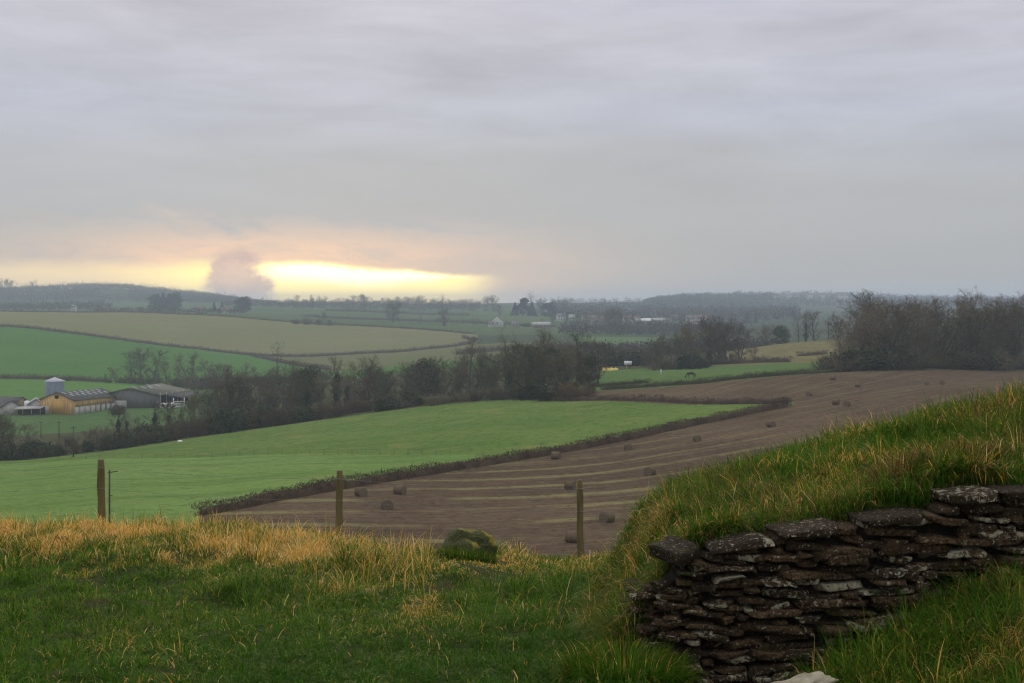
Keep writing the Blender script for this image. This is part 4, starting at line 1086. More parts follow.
# ------------------------------------------------------------------ bales
m_bale = simple_mat('bale_straw', (.105, .078, .045), (.17, .13, .08), 5, .95, .5, bmp=.7, stretch=(3, 1, 3), hue=(.08, .06, .038), spec=0.0)
m_bale_end = simple_mat('bale_end', (.10, .08, .05), (.21, .17, .12), 9, .95, .4, bmp=.7, hue=(.12, .095, .065), spec=0.0)
def bale_meshes(seed=0):
    r = np.random.default_rng(seed); n = 28; m = MB(); e = MB()
    prof = [(-.60, .58), (-.57, .62), (-.3, .635), (0, .64), (.3, .635), (.57, .62), (.60, .58)]
    v = []
    for y, rad in prof:
        for k in range(n):
            a = 2 * math.pi * k / n; q = rad * (1 + r.normal(0, .010)) * (1 - .05 * max(0, -math.sin(a)))
            v.append((math.cos(a) * q, y + r.normal(0, .006), math.sin(a) * q + .60))
    m.add(v, [(i * n + k, i * n + (k + 1) % n, (i + 1) * n + (k + 1) % n, (i + 1) * n + k) for i in range(len(prof) - 1) for k in range(n)])
    es = []
    for sgn in (-1, 1):
        e = MB()
        vv = [(0, sgn * .585, .60)]
        for q in (.2, .4, .578):
            for k in range(n):
                a = 2 * math.pi * k / n; vv.append((math.cos(a) * q, sgn * (.59 + r.normal(0, .012)), math.sin(a) * q + .60))
        f = [(0, 1 + k, 1 + (k + 1) % n) for k in range(n)]
        for ring in range(2): f += [(1 + ring * n + k, 1 + (ring + 1) * n + k, 1 + (ring + 1) * n + (k + 1) % n, 1 + ring * n + (k + 1) % n) for k in range(n)]
        e.add(vv, f); q = e.build('end_face', m_bale_end, None, False); COL.objects.unlink(q); es.append(q)
    a = m.build('straw_roll', m_bale, None, True); COL.objects.unlink(a)
    return [a] + es
BALES = [bale_meshes(1), bale_meshes(2)]
bales = [
 (361, 496, 'round bale nearest the long hedge, beside the middle fence post'), (400, 494, 'dark round bale beside the hedge, second from the middle fence post'),
 (387, 509, 'round bale in front of the pair by the long hedge'), (556, 459, 'round bale close under the long hedge, above the third fence post'),
 (570, 489, 'round bale touching the top of the third fence post'), (607, 522, 'round bale between the third fence post and the grass mound'),
 (573, 542, 'round bale half hidden behind the foot of the third fence post'), (628, 450, 'dark round bale tight against the long hedge halfway along'),
 (650, 475, 'round bale alone just above the left end of the grass mound'), (697, 441, 'small dark round bale in the middle of the stubble'),
 (771, 427, 'round bale below the corner where two hedges meet'), (809, 396, 'round bale right of the hedge corner, by itself'),
 (836, 404.5, 'larger bale of the close pair right of the hedge corner'), (847, 406, 'smaller bale of the close pair right of the hedge corner'),
 (833, 380, 'pale round bale close to the end of the pasture hedge'), (858, 387, 'round bale just in front of the big tree at the wood corner'),
 (927, 385, 'first of the two far bales before the dark wood'), (942, 384.5, 'second of the two far bales before the dark wood'),
 (642, 398, 'tiny pale round bale in the strip between the hedges'),
]
brng = random.Random(9)
for px, py, lab in bales:
    X, Y, z = at(px, py)
    o = empty('round_bale', (X, Y, z - .12), R(brng.choice([-38, -22, 12, 35, 58, 70]) + brng.uniform(-8, 8)), brng.uniform(.76, .86))
    for p in BALES[brng.randrange(2)]:
        c = p.copy(); COL.objects.link(c); c.parent = o
    tag(o, lab, 'bale', 'round bales in the stubble')

# ------------------------------------------------------------------ horse
def horse(px, py, rz, label):
    X, Y, z = at(px, py)
    J = [(0, 0, 1.18, .27), (.35, 0, 1.15, .29), (.75, 0, 1.20, .29), (-.35, 0, 1.22, .27), (-.58, 0, 1.12, .20),      # 0 pelvis.. 2 shoulder, 3 croup, 4 buttock
         (1.05, 0, 1.12, .20), (1.28, 0, .82, .145), (1.45, 0, .50, .12), (1.52, 0, .36, .13), (1.60, 0, .12, .075), (1.62, 0, .03, .06)]
    E = [(0, 1), (1, 2), (0, 3), (3, 4), (2, 5), (5, 6), (6, 7), (7, 8), (8, 9), (9, 10)]
    for sy in (-1, 1):
        n = len(J); dx = .12 * sy
        J += [(.78 + dx * .5, .15 * sy, .88, .12), (.80 + dx, .15 * sy, .50, .07), (.78 + dx, .15 * sy, .14, .05), (.83 + dx, .15 * sy, .03, .065)]
        E += [(2, n), (n, n + 1), (n + 1, n + 2), (n + 2, n + 3)]
        n = len(J)
        J += [(-.36 + dx * .5, .15 * sy, .86, .15), (-.58 - dx, .15 * sy, .52, .075), (-.50 - dx, .15 * sy, .14, .05), (-.44 - dx, .15 * sy, .03, .065)]
        E += [(3, n), (n, n + 1), (n + 1, n + 2), (n + 2, n + 3)]
    me = bpy.data.meshes.new('horse'); me.from_pydata([j[:3] for j in J], E, [])
    o = bpy.data.objects.new('horse', me); COL.objects.link(o)
    md = o.modifiers.new('skin', 'SKIN'); sv = me.skin_vertices[0].data
    for i, j in enumerate(J): sv[i].radius = (j[3], j[3])
    sv[0].use_root = True
    o.modifiers.new('sub', 'SUBSURF').levels = 1
    me.materials.append(simple_mat('horse_coat', (.022, .017, .013), (.035, .026, .02), 4, .7))
    o.location = (X, Y, z); o.rotation_euler = (0, 0, rz)
    t_ = MB(); t_.tube([(-.72, 0, 1.18), (-.82, 0, .95), (-.80, 0, .5)], [.06, .09, .04], 7); t_.build('tail', bpy.data.materials['horse_coat'], o)
    mn = MB(); mn.tube([(.95, 0, 1.30), (1.22, 0, 1.02), (1.40, 0, .66)], [.05, .06, .04], 6); mn.build('mane', bpy.data.materials['horse_coat'], o)
    tag(o, label, 'horse')
horse(692, 378, R(172), 'dark horse grazing with lowered head in the pasture before the copse')

# ------------------------------------------------------------------ small white and yellow things in the pasture
m_white = simple_mat('white_paint', (.66, .66, .64), (.78, .78, .76), 2, .9, spec=.1)
m_yellow = simple_mat('yellow_sheet', (.62, .46, .10), (.72, .56, .16), 1.2, .7)
X, Y, z = at(628, Y=425); o = empty('sign_board', (X, Y, z))
zt = -(361 - HZ) / F * Y - z
m = MB(); m.box((0, 0, zt - .65), (2.5, .08, 1.3)); m.build('board', m_white, o)
m = MB(); m.box((-.4, .1, zt * .5 - .3), (.14, .14, zt + .2)); m.build('leg', m_white, o)
m = MB(); m.box((.5, .1, zt * .5 - .3), (.14, .14, zt + .2)); m.build('leg', m_pole, o)
tag(o, 'white board standing among dark bushes at the pasture edge', 'sign')
X, Y, z = at(610, Y=422); m = MB()
n = 14
v = []
for i in range(n + 1):
    x = -2.6 + 5.2 * i / n; hgt = .85 + .16 * math.sin(i * 1.7) + .08 * math.cos(i * 3.1)
    v += [(x, -.5, -.1), (x, -.35, hgt * .8), (x, 0, hgt), (x, .4, hgt * .75), (x, .5, -.1)]
m.add(v, [(i * 5 + k, (i + 1) * 5 + k, (i + 1) * 5 + k + 1, i * 5 + k + 1) for i in range(n) for k in range(4)] + [(0, 1, 2, 3, 4), tuple(n * 5 + k for k in (4, 3, 2, 1, 0))])
o = m.build('yellow_heap', m_yellow); o.location = (X, Y, z)
tag(o, 'long low yellow heap at the pasture edge beside the belt', 'heap')
X, Y, z = at(661, 374); m = MB(); m.tube([(0, 0, -.2), (0, 0, .9), (0, 0, 1.25)], [.16, .17, .10], 8)
o = m.build('marker_post', m_white); o.location = (X, Y, z); tag(o, 'short white marker post by the copse bushes', 'post')
X, Y, z = at(180, 441.5); m = MB()
m.add([(math.cos(a) * q * .6, math.sin(a) * q * .3, hh * .7) for q, hh in ((1, 0), (.9, .25), (.5, .42)) for a in np.linspace(0, 6.283, 10, endpoint=False)],
      [(i * 10 + k, i * 10 + (k + 1) % 10, (i + 1) * 10 + (k + 1) % 10, (i + 1) * 10 + k) for i in range(2) for k in range(10)] + [tuple(20 + k for k in range(10))])
o = m.build('white_sack', m_white, None, True); o.location = (X, Y, z); tag(o, 'small white sack lying at the edge of the meadow', 'sack')

# ------------------------------------------------------------------ farm
m_ochre = simple_mat('ochre_cladding', (.40, .235, .075), (.64, .42, .155), .9, .85, stretch=(2, 2, .25))
m_ochre_door = simple_mat('ochre_door', (.50, .30, .07), (.42, .24, .05), 1.5, .7, stretch=(3, 3, .4))
m_panel = simple_mat('pale_panel', (.34, .33, .28), (.48, .47, .42), 1.2, .8)
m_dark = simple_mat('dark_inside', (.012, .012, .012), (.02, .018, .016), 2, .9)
m_roofg = simple_mat('sheet_roof', (.075, .075, .068), (.12, .118, .105), 1.4, .95, stretch=(1, .2, 1), spec=0.0)
m_roofm = simple_mat('mossy_roof', (.075, .085, .045), (.11, .11, .085), .7, .9)
m_sky = simple_mat('skylight_sheet', (.20, .21, .20), (.42, .43, .42), .6, .9, spec=0.0)
m_board = simple_mat('grey_boarding', (.085, .082, .075), (.15, .145, .13), 1.6, .9, stretch=(5, 5, .15))
m_silo = simple_mat('galvanised', (.17, .21, .27), (.25, .29, .35), 1.0, .55, metal=.25, stretch=(1, 1, .4))
m_silocap = simple_mat('silo_cap', (.36, .38, .41), (.45, .47, .5), 1.0, .5)
m_conc = simple_mat('concrete', (.28, .27, .24), (.40, .39, .35), .8, .9)
m_brown = simple_mat('brown_wall', (.20, .14, .08), (.27, .19, .11), .8, .9)

def barn(px, Y, rz, W, Lb, eave, apex, corner='right'):
    """gable at local y=0 facing -y; local origin at the gable's nearer corner"""
    X, Y, z = at(px, Y=Y); o = empty('barn', (X, Y, z), rz)
    x0, x1 = (-W, 0) if corner == 'right' else (0, W)
    return o, x0, x1
# orange barn
o, x0, x1 = barn(74, 437, R(-20), 14, 26, 5, 7.4); W = 14.0; xc = (x0 + x1) / 2; Lb = 23.7; ev, apx = 4.9, 7.2
m = MB(); m.prism([(x0, -.6), (x1, -.6), (x1, ev), (xc, apx), (x0, ev)], 0, .25); m.build('gable_wall', m_ochre, o)
m = MB(); m.prism([(x0 - .02, -.4), (xc - 3.4, -.4), (xc - 3.4, 2.7), (x0 - .02, 2.7)], -.05, -.005); m.build('lower_wall', m_panel, o)
d = MB(); d.box((xc + .6, -.10, 2.4), (5.6, .12, 5.0)); dd = d.build('door', m_ochre_door, o)
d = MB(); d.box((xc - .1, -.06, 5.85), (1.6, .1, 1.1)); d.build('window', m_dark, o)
m = MB(); m.box((x1 - .12, Lb / 2 + .15, 3.75), (.22, Lb - .3, 2.3)); m.build('side_cladding', m_ochre, o)
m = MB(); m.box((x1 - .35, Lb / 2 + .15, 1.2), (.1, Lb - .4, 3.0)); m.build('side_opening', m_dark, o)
for k in range(8):
    m = MB(); m.box((x1 - .10, 1.6 + k * 2.8, 1.0), (.2, 2.1 if k > 3 else 2.5, 3.1)); m.build('side_panel', m_panel, o)
m = MB(); m.box((x0 + .1, Lb / 2 + .15, 2.4), (.2, Lb - .3, 5.8)); m.build('back_wall', m_ochre, o)
rf = MB(); rf.prism([(x0 - .5, ev - .2), (xc, apx + .03), (x1 + .5, ev - .2), (x1 + .5, ev + .0), (xc, apx + .25), (x0 - .5, ev + .0)], -.4, Lb + .3); rf_o = rf.build('roof', m_roofg, o)
rr = random.Random(4)
for k in range(14):
    a = .18 + .62 * ((k * 7) % 14) / 14; yy = 1.5 + k * 1.5; xx = xc + (x1 - xc) * a; zz = apx + .25 + (ev - apx - .25) * a * ((x1 - xc) / (x1 + .5 - xc))
    sl = math.atan2(apx - ev, (x1 - xc)); m = MB(); dx, dz = math.cos(sl) * .9, math.sin(sl) * .9
    m.add([(xx - dx, yy, zz + dz + .06), (xx + dx, yy, zz - dz + .06), (xx + dx, yy + 1.1, zz - dz + .06), (xx - dx, yy + 1.1, zz + dz + .06)], [(0, 1, 2, 3)]); m.build('skylight', m_sky, rf_o)
tag(o, 'ochre clad barn with a big door, dark roof and skylights', 'barn', 'farm buildings')
# open grey barn
o, x0, x1 = barn(160, 455, R(-8), 18.5, 26, 5, 7); W = 18.5; xc = (x0 + x1) / 2; Lb = 27.0; ev, apx = 4.4, 6.7
m = MB(); m.prism([(x0, -.6), (x1, -.6), (x1, ev), (xc - 2, apx), (x0, ev + .8)], 0, .2); m.build('gable_wall', m_board, o)
m = MB(); m.box((x0 + 3.1, -.06, .9), (6.2, .1, 3.0)); m.build('block_wall', m_conc, o)
rf = MB(); rf.prism([(x0 - .4, ev + .6), (xc - 2, apx), (x1 + .5, ev - .15), (x1 + .5, ev + .1), (xc - 2, apx + .25), (x0 - .4, ev + .85)], -.5, Lb); rf_o = rf.build('roof', m_roofm, o)
for k in range(5):
    a = .12 + .1 * (k % 3); yy = 2 + k * 4.2; xx = xc - 2 + (x1 + 2 - xc) * a; zz = apx + .31 + (ev - apx) * a
    m = MB(); m.add([(xx - 1.4, yy, zz + .45), (xx + 1.6, yy, zz - .52), (xx + 1.6, yy + 1.4, zz - .52), (xx - 1.4, yy + 1.4, zz + .45)], [(0, 1, 2, 3)]); m.build('skylight', m_sky, rf_o)
m = MB(); m.box((x0 + .1, Lb / 2, 2.4), (.2, Lb - .3, 6)); m.build('back_wall', m_board, o)
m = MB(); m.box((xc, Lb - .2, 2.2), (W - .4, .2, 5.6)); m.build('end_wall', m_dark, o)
for k in range(6):
    m = MB(); m.box((x1 - .15, .8 + k * 5.1, 2.2), (.3, .3, 5.6)); m.build('support_post', m_conc, o)
# lean-to on the open side
m = MB(); m.add([(x1 + .5, 4, ev - .2), (x1 + 7, 4, ev - 1.2), (x1 + 7, Lb - 1, ev - 1.2), (x1 + .5, Lb - 1, ev - .2), (x1 + .5, 4, ev), (x1 + 7, 4, ev - 1), (x1 + 7, Lb - 1, ev - 1), (x1 + .5, Lb - 1, ev)],
             [(0, 3, 2, 1), (4, 5, 6, 7), (0, 1, 5, 4), (1, 2, 6, 5), (2, 3, 7, 6), (3, 0, 4, 7)]); m.build('lean_to_roof', m_roofg, o)
tag(o, 'grey boarded barn with a mossy roof and dark open side', 'barn', 'farm buildings')
for k, (px, lab) in enumerate([(163, 'white wrapped bale at the gable corner under the open barn roof'), (168, 'white wrapped bale in the middle under the open barn roof'), (173, 'white wrapped bale at the outer end under the open barn roof')]):
    X, Y, z = at(px, Y=453); o = empty('wrapped_bale', (X, Y, z), .4 * k, 1.5); c = BALES[0][0].copy(); c.data = BALES[0][0].data.copy(); c.data.materials[0] = m_white; COL.objects.link(c); c.parent = o; c.name = 'plastic_wrap'
    tag(o, lab, 'wrapped bale', 'white wrapped bales by the barn')
X, Y, z = at(179, Y=451); o = empty('white_gate', (X, Y, z)); 
for k in range(2):
    m = MB(); m.tube([(-1.9 + 3.8 * k, 0, -.2), (-1.9 + 3.8 * k, 0, 3.6)], .12, 6); m.build('upright', m_white, o)
m = MB()
for zz in (.5, 1.1, 1.7, 2.3): m.box((0, 0, zz), (3.7, .08, .22))
m.build('rails', m_white, o)
tag(o, 'white railed gate beside the wrapped bales', 'gate')
# silo
X, Y, z = at(54.5, Y=470); o = empty('silo', (X, Y, z)); zt = -(381 - HZ) / F * 470 - z; rad = 9.3 * 470 / F
m = MB(); n = 32
prof = [(-.5, rad)] + [(zt * k / 18, rad * (1.0 if k % 2 else 1.012)) for k in range(19)]
m.add([(math.cos(6.283 * k / n) * q, math.sin(6.283 * k / n) * q, zz) for zz, q in prof for k in range(n)], [(i * n + k, i * n + (k + 1) % n, (i + 1) * n + (k + 1) % n, (i + 1) * n + k) for i in range(len(prof) - 1) for k in range(n)])
m.build('tank', m_silo, o)
m = MB(); prof = [(zt - .1, rad * 1.04), (zt + .05, rad * 1.04), (zt + 1.15, rad * .2), (zt + 1.35, .35), (zt + 1.5, .02)]
m.add([(math.cos(6.283 * k / n) * q, math.sin(6.283 * k / n) * q, zz) for zz, q in prof for k in range(n)], [(i * n + k, i * n + (k + 1) % n, (i + 1) * n + (k + 1) % n, (i + 1) * n + k) for i in range(len(prof) - 1) for k in range(n)])
m.build('roof', m_silocap, o, False)
m = MB(); 
for s_ in (-.25, .25): m.tube([(s_ - rad * .6, -rad * .86, 0), (s_ - rad * .6, -rad * .86, zt)], .05, 5)
for k in range(int(zt / .5)): m.tube([(-.25 - rad * .6, -rad * .86, .3 + k * .5), (.25 - rad * .6, -rad * .86, .3 + k * .5)], .03, 4)
m.build('ladder', m_silocap, o)
tag(o, 'galvanised grain silo with a pale conical roof behind the barn', 'silo')
# small sheds on the left
def shed(px, Y, rz, W, Lb, ev, apx, mw, mr, label, door=None):
    X, Y, z = at(px, Y=Y); o = empty('shed', (X, Y, z), rz); h_ = W / 2
    m = MB(); m.prism([(-h_, -.6), (h_, -.6), (h_, ev), (0, apx), (-h_, ev)], 0, Lb); m.build('wall', mw, o)
    m = MB(); m.prism([(-h_ - .3, ev - .15), (0, apx + .03), (h_ + .3, ev - .15), (h_ + .3, ev + .05), (0, apx + .22), (-h_ - .3, ev + .05)], -.3, Lb + .3); m.build('roof', mr, o)
    if door:
        m = MB(); m.box((0, -.06, 1.1), (W * .3, .1, 2.4)); m.build('door', door, o)
    tag(o, label, 'shed', 'farm buildings'); return o
shed(11, 440, R(38), 6.5, 12, 2.6, 4.6, m_conc, m_roofg, 'dark roofed shed with a pale concrete gable end')
shed(22, 462, R(80), 6, 9, 2.6, 4.0, m_brown, m_roofg, 'low brown walled shed between concrete gable and silo')
shed(36, 446, R(20), 5, 8, 2.9, 4.6, m_conc, m_sky, 'small pale roofed shed against the ochre barn')
X, Y, z = at(27, Y=436); o = empty('lean_to', (X, Y, z))
m = MB(); m.add([(-4.6, 0, 2.0), (4.6, 0, 2.3), (4.6, 4, 2.9), (-4.6, 4, 2.6), (-4.6, 0, 2.15), (4.6, 0, 2.45), (4.6, 4, 3.05), (-4.6, 4, 2.75)], [(0, 3, 2, 1), (4, 5, 6, 7), (0, 1, 5, 4), (1, 2, 6, 5), (2, 3, 7, 6), (3, 0, 4, 7)]); m.build('roof', m_conc, o)
for k in range(4): m = MB(); m.box((-4.4 + k * 2.93, .1, .8), (.2, .2, 2.6)); m.build('support_post', m_brown, o)
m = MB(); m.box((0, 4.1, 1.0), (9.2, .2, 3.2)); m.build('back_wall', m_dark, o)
tag(o, 'open fronted lean to with a flat concrete coloured roof', 'shed', 'farm buildings')
X, Y, z = at(27, Y=448); m = MB(); m.tube([(0, 0, -.3), (0, 0, 2.6), (0, 0, 3.7), (0, 0, 4.0)], [1.0, 1.0, .9, .35], 14); o = m.build('water_tank', m_white, None, False); o.location = (X, Y, z)
tag(o, 'white tank showing above the lean to roof', 'tank')

# ------------------------------------------------------------------ houses
m_render = simple_mat('white_render', (.66, .65, .60), (.76, .74, .69), 1, .8)
m_cream = simple_mat('stone_render', (.30, .26, .19), (.40, .35, .27), 1, .85)
m_brick = simple_mat('brick', (.26, .17, .12), (.32, .22, .16), 1, .9, spec=.1)
m_slate = simple_mat('slate', (.10, .095, .10), (.15, .14, .14), 1, .7)
m_tile = simple_mat('clay_tile', (.17, .10, .075), (.14, .085, .065), 1, .9, spec=.1)
m_glass = simple_mat('window_glass', (.03, .035, .04), (.05, .055, .06), 1, .2, spec=.5)
def house(px, Y, W, D_, ev, apx, rz, mw, mr, label, chim=True, lift=0):
    X, Y, z = at(px, Y=Y); o = empty('house', (X, Y, z + .8), rz)
    # ridge along local x, long front faces -y
    m = MB(); h_ = D_ / 2
    v = [(sx * W / 2, y, zz) for sx in (-1, 1) for (y, zz) in ((-h_, -1.5), (h_, -1.5), (h_, ev), (0, apx), (-h_, ev))]
    m.add(v, [(0, 1, 2, 3, 4), (9, 8, 7, 6, 5), (0, 4, 9, 5), (1, 6, 7, 2), (0, 5, 6, 1)]); m.build('wall', mw, o)
    rf = MB(); a, b_ = W / 2 + .3, h_ + .4
    rf.add([(-a, -b_, ev - .3), (a, -b_, ev - .3), (a, 0, apx + .05), (-a, 0, apx + .05), (a, b_, ev - .3), (-a, b_, ev - .3),
            (-a, -b_, ev - .1), (a, -b_, ev - .1), (a, 0, apx + .3), (-a, 0, apx + .3), (a, b_, ev - .1), (-a, b_, ev - .1)],
           [(6, 7, 8, 9), (9, 8, 10, 11), (0, 3, 2, 1), (3, 5, 4, 2), (0, 1, 7, 6), (5, 11, 10, 4), (0, 6, 9, 3), (3, 9, 11, 5), (1, 2, 8, 7), (2, 4, 10, 8)])
    ro = rf.build('roof', mr, o)
    if chim:
        c = MB(); c.box((W * .38, 0, apx + .6), (.9, .9, 1.8)); c.build('chimney', m_brick, ro)
    nw = max(2, int(W / 3.2))
    for k in range(nw):
        for zz in ((1.4, 4.0) if ev > 4.4 else (1.4,)):
            q = MB(); q.box((-W / 2 + W * (k + .5) / nw, -h_ - .03, zz), (1.1, .06, 1.2)); q.build('window', m_glass, o)
    q = MB(); q.box((W / 2 + .03, 0, ev * .75), (.06, 1.2, 1.3)); q.build('window', m_glass, o)
    return tag(o, label, 'house', 'houses of the far village')
house(497, 1240, 7.5, 12, 4.2, 9.5, R(-88), m_render, m_slate, 'white gabled house alone among the far fields')
house(491, 1236, 5, 5, 2.6, 4.2, 0, m_render, m_slate, 'small white outbuilding beside the gabled house', False)
house(515, 1240, 7, 6, 2.6, 4.5, R(5), m_cream, m_slate, 'small low house right of the white gabled house')
house(541, 1235, 17, 7, 2.8, 5.0, R(3), m_brick, m_conc, 'long low shed with a pale roof below the evergreen', False)
house(578, 1220, 10, 7, 3, 5.4, R(-20), m_cream, m_slate, 'low house at the end of the long hedge')
house(586, 1500, 9, 8, 5, 8.4, R(20), m_cream, m_tile, 'yellowish house among the village trees')
house(604, 1480, 9, 8, 5, 8.5, R(-15), m_brick, m_tile, 'red brick house among the village trees')
house(628, 1480, 10, 8, 5, 8.5, R(10), m_render, m_tile, 'pale house with a red roof before the long white roof')
house(643, 1450, 17, 9, 3.4, 5.6, R(0), m_brick, m_white, 'brick shed with a long bright white roof', False)
house(656, 1460, 14, 9, 3.4, 5.6, R(4), m_conc, m_conc, 'grey shed with a pale roof right of the white one', False)
house(664, 1475, 10, 9, 3.0, 5.2, R(-6), m_conc, m_sky, 'low pale shed nearest the dark conifer', False)
house(629, 1900, 12, 8, 5, 9, R(25), m_brick, m_sky, 'house with a pale sheet roof high in the village')
house(652, 1750, 11, 8, 5, 8.5, R(-10), m_cream, m_slate, 'grey roofed house above the long white roof')
for k, (px, lab) in enumerate([(689, 'first white terrace house, nearest the copse crown'), (694, 'second white terrace house above the copse'), (699, 'third white terrace house above the copse'), (704, 'last white terrace house, farthest from the long white roof')]):
    house(px, 1460 + 4 * k, 5.6, 8, 5.2, 8.4, R(4), m_render, m_tile if k % 2 else m_slate, lab)
house(227, 1480, 12, 7, 2.8, 6.4, R(4), m_render, m_tile, 'white cottage with a red tiled roof under the dark evergreen')
house(193, 1500, 5, 6, 4.5, 7, R(10), m_render, m_slate, 'tiny white house beside the far conifers')
house(200, 1490, 9, 7, 3, 6.5, R(-8), m_brick, m_tile, 'red roofed cottage between tiny white house and white cottage')
house(74, 1540, 5, 6, 4.5, 7, R(10), m_render, m_slate, 'white speck of a house below the wooded hill')
house(103, 1500, 16, 8, 2.6, 5.5, R(2), m_brick, m_tile, 'long red roofed farm building under the wooded hill', False)
hr = random.Random(12)
for k, px in enumerate([561, 572, 594, 612, 636, 674]):
    house(px, 1515 + hr.uniform(-25, 20), hr.uniform(7, 11), 8, 5, 8, R(hr.uniform(-30, 30)), [m_render, m_cream, m_conc][k % 3], [m_slate, m_tile, m_conc][(k * 2) % 3], f'{ORD[k]} small house from the left along the front of the village woods')
hh_ = [('cream', m_cream, m_slate), ('white', m_render, m_slate), ('brick', m_brick, m_tile)]
far_px = [782, 789, 797, 803, 809, 816, 822, 829, 836, 843]
for k, px in enumerate(far_px):
    nmw, mw, mr = hh_[[0, 1, 0, 2, 1, 0, 1, 0, 2, 1][k]]
    house(px, 3090 + hr.uniform(-40, 25), hr.uniform(14, 22), 11, 7, 11.5, R(hr.uniform(-20, 20)), mw, mr, f'{ORD[k]} house from the left in the row on the farthest hill', True)

# ------------------------------------------------------------------ haze
m_haze = bpy.data.materials.new('haze'); m_haze.use_nodes = True
nt = m_haze.node_tree; nt.nodes.clear()
ou = nt.nodes.new('ShaderNodeOutputMaterial'); pv = nt.nodes.new('ShaderNodeVolumePrincipled')
pv.inputs['Color'].default_value = (.72, .855, 1.0, 1); pv.inputs['Density'].default_value = .00024; pv.inputs['Anisotropy'].default_value = .1
nt.links.new(pv.outputs[0], ou.inputs['Volume'])
hz = MB(); ztop = 52.0; zlow = float(GZ.min()) - 1.0
hz.box((0, 3350, (ztop + zlow) / 2), (13000, 6900, ztop - zlow))
tag(hz.build('haze', m_haze), 'pale blue evening haze filling the whole valley', 'haze', None, 'stuff')

# ------------------------------------------------------------------ sky, sun, camera
SUN_AZ, SUN_EL = R(-7.0), R(7.0)
w = bpy.data.worlds.new('World'); sc.world = w; w.use_nodes = True
t = NT(w.node_tree); bg = w.node_tree.nodes['Background']
d = t.n('ShaderNodeTexCoord').outputs['Generated']
sp = t.n('ShaderNodeSeparateXYZ'); t.L.new(d, sp.inputs[0]); dx, dy, dz = sp.outputs
A = t.m('MULTIPLY', t.m('ARCTAN2', dx, dy), F)                        # bearing, right of straight ahead
E = t.m('MULTIPLY', t.m('ARCSINE', dz), F)                            # elevation
sky = t.n('ShaderNodeTexSky', sky_type='NISHITA'); sky.sun_disc = False; sky.sun_elevation = SUN_EL; sky.sun_rotation = SUN_AZ
n1 = t.noise(t.xyz(t.m('MULTIPLY', A, .0045), t.m('MULTIPLY', E, .024), 0.0), 1.0, 5, .58, .3)
n2 = t.noise(t.xyz(t.m('MULTIPLY', A, .0016), t.m('MULTIPLY', E, .010), 4.0), 1.0, 4, .5)
n3 = t.noise(t.xyz(t.m('MULTIPLY', A, .016), t.m('MULTIPLY', E, .03), 8.0), 1.0, 5, .6)
S_ = lambda x: tuple(((c / 255 + .055) / 1.055) ** 2.4 if c > 10 else c / 255 / 12.92 for c in x)
g = t.sm(E, -10, 330)
o_ = t.n('ShaderNodeValToRGB'); t.L.new(t.m('DIVIDE', t.m('MAXIMUM', E, 0.0), 2042.0), o_.inputs[0])
e = o_.color_ramp.elements
stops = [(0, S_((180, 180, 179))), (60 / 2042, S_((181, 182, 183))), (150 / 2042, S_((184, 186, 190))), (200 / 2042, S_((193, 196, 207))), (300 / 2042, S_((201, 199, 209))), (520 / 2042, (.68, .675, .74)), (.5, (1.15, 1.15, 1.22)), (1, (1.55, 1.55, 1.65))]
while len(e) < len(stops): e.new(.5)
for q, (p, c) in zip(e, stops): q.position = p; q.color = c + (1,)
col = o_.outputs[0]
# streaky cloud structure
up = t.sm(E, 60, 230)
f1 = t.m('MULTIPLY', t.m('SUBTRACT', n1, .5), t.m('ADD', t.m('MULTIPLY', up, .52), .06))
f2 = t.m('MULTIPLY', t.m('SUBTRACT', n2, .5), .22)
mul = t.m('ADD', 1.0, t.m('ADD', f1, f2))
col = t.mix(t.m('MULTIPLY', t.sm(n2, .48, .62), t.m('MULTIPLY', up, .25)), col, (.47, .51, .66))
vm = t.n('ShaderNodeVectorMath', operation='SCALE'); t.L.new(col, vm.inputs[0]); t.L.new(mul, vm.inputs['Scale']); col = vm.outputs[0]
# warm light on the cloud base around the gap
n5 = t.noise(t.xyz(t.m('MULTIPLY', A, .011), t.m('MULTIPLY', E, .034), 14.0), 1.0, 5, .6, .5)
lump = t.sm(n5, .36, .64)
warm = t.m('MULTIPLY', t.gauss(A, -235.0, 215.0), t.m('MULTIPLY', t.sm(t.m('ADD', E, t.m('MULTIPLY', t.m('SUBTRACT', n5, .5), 70.0)), 92, 50), t.m('ADD', .50, t.m('MULTIPLY', lump, .55))))
col = t.mix(t.m('MULTIPLY', warm, .95), col, (1.16, .75, .48))
low = t.m('MULTIPLY', t.gauss(A, -190.0, 200.0), t.sm(E, 62, 18))
col = t.mix(t.m('MULTIPLY', low, .55), col, (1.15, .76, .46))
# the clear gap over the horizon
ew = t.m('ADD', E, t.m('ADD', t.m('MULTIPLY', t.m('SUBTRACT', n3, .5), 15.0), t.m('MULTIPLY', t.m('SUBTRACT', n5, .5), 10.0)))
top = t.m('SUBTRACT', 42.0, t.m('MULTIPLY', t.sm(A, -190, -30), 13.0))
end = t.sm(t.m('ADD', A, t.m('MULTIPLY', t.m('SUBTRACT', n3, .5), 60.0)), 10, -75)
depth = t.m('SUBTRACT', top, ew)
soft = t.sm(A, -300, -230, 13.0, 5.0)
gap = t.m('MULTIPLY', t.sm(t.m('DIVIDE', depth, soft), -.5, 1.0), end)
leftfade = t.sm(A, -640, -330, .45, 1.0)
gcol = t.mix(t.sm(A, -420, -240), (1.22, .92, .50), (2.0, 1.58, .50))
gcol = t.mix(t.sm(E, 14, 2), gcol, (1.9, 1.30, .34))
col = t.mix(t.m('MULTIPLY', gap, leftfade), col, gcol)
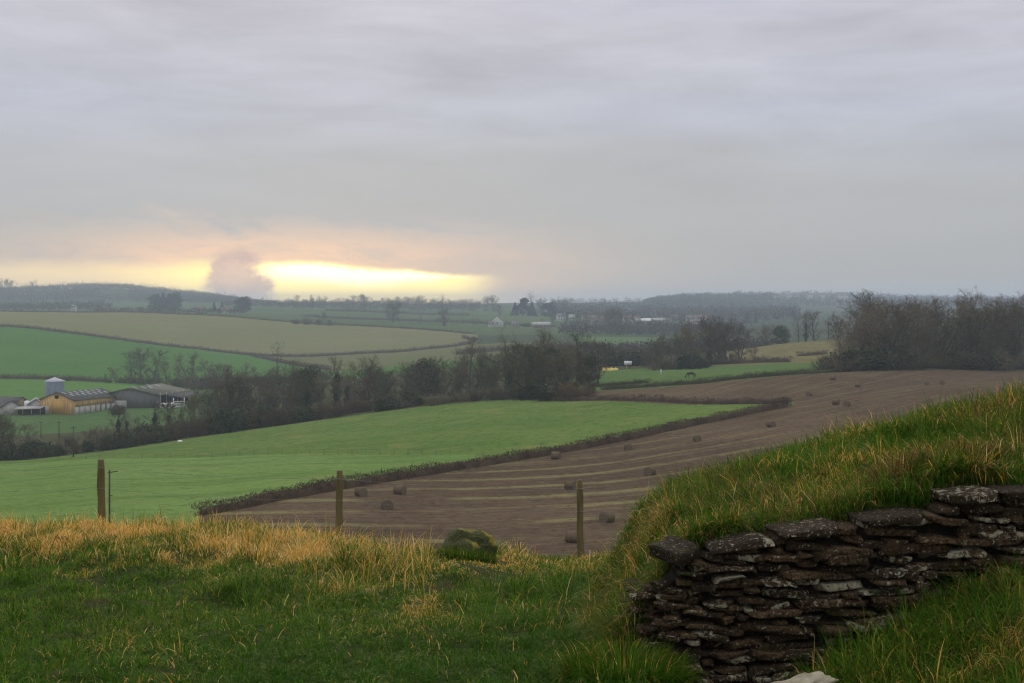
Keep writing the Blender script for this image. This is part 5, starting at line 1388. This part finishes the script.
streak = t.noise(t.xyz(t.m('MULTIPLY', A, .008), t.m('MULTIPLY', E, .16), 21.0), 1.0, 4, .6)
col = t.mix(t.m('MULTIPLY', t.m('MULTIPLY', gap, t.sm(streak, .55, .72)), .45), col, (.90, .66, .48))
thick = t.sm(A, -150, -40, 20.0, 4.0)
core = t.m('MULTIPLY', t.m('MULTIPLY', t.sm(depth, 0, 6), t.sm(t.m('DIVIDE', t.m('ADD', depth, t.m('MULTIPLY', t.m('SUBTRACT', streak, .5), 8.0)), thick), 1.4, .5)), t.m('MULTIPLY', t.sm(A, -268, -215), t.sm(A, -10, -80)))
col = t.mix(core, col, (2.5, 2.1, 1.3))
# the cloud tower standing in the gap, and a scrap beside it
n4 = t.noise(t.xyz(t.m('MULTIPLY', A, .035), t.m('MULTIPLY', E, .05), 2.0), 1.0, 5, .62)
wA = t.m('ADD', A, t.m('ADD', t.m('MULTIPLY', t.m('SUBTRACT', n3, .5), 26.0), t.m('MULTIPLY', t.m('SUBTRACT', n4, .5), 46.0)))
lft = t.sm(wA, -307, -291)
rgt = t.sm(t.m('ADD', wA, t.m('MULTIPLY', E, .62)), -217, -238)
tower = t.m('MULTIPLY', t.m('MULTIPLY', lft, rgt), t.sm(t.m('ADD', ew, t.m('ADD', t.m('MULTIPLY', t.m('ABSOLUTE', t.m('ADD', wA, 270.0)), .35), t.m('MULTIPLY', t.m('SUBTRACT', n4, .5), 20.0))), 66, 46))
col = t.mix(t.m('MULTIPLY', tower, .95), col, t.mix(t.sm(n4, .35, .65), (.68, .48, .42), (.88, .61, .48)))
# a little of the clear sky shines through the cloud layer
vs = t.n('ShaderNodeVectorMath', operation='SCALE'); t.L.new(col, vs.inputs[0]); vs.inputs['Scale'].default_value = 10.0
fin = t.mix(.012, vs.outputs[0], sky.outputs[0])
t.L.new(fin, bg.inputs['Color']); bg.inputs['Strength'].default_value = .1

sl = bpy.data.lights.new('sun', 'SUN'); sl.energy = .65; sl.angle = R(14); sl.color = (1.0, .78, .52)
so = bpy.data.objects.new('sun', sl); COL.objects.link(so)
# light travels from the sun: the lamp's -z points along it
from mathutils import Vector
dirv = Vector((math.sin(SUN_AZ) * math.cos(SUN_EL), math.cos(SUN_AZ) * math.cos(SUN_EL), math.sin(SUN_EL)))
so.rotation_euler = dirv.to_track_quat('Z', 'Y').to_euler(); so.location = (0, 0, 30)

cam = bpy.data.cameras.new('camera'); co = bpy.data.objects.new('camera', cam); COL.objects.link(co)
cam.sensor_width = 36; cam.lens = 36 * F / 1024; cam.shift_y = -(341.5 - HZ) / 1024
cam.clip_start = .05; cam.clip_end = 20000
co.location = (0, 0, 0); co.rotation_euler = (R(90), 0, 0)
sc.camera = co
sc.view_settings.view_transform = 'Standard'; sc.view_settings.look = 'None'; sc.view_settings.exposure = 0; sc.view_settings.gamma = 1
sc.view_settings.use_curve_mapping = False
sc.cycles.use_denoising = True
sc.cycles.use_adaptive_sampling = False
sc.cycles.filter_width = 1.25
sc.cycles.sample_clamp_indirect = 4
sc.cycles.max_bounces = 6; sc.cycles.diffuse_bounces = 3; sc.cycles.transmission_bounces = 2; sc.cycles.volume_bounces = 1
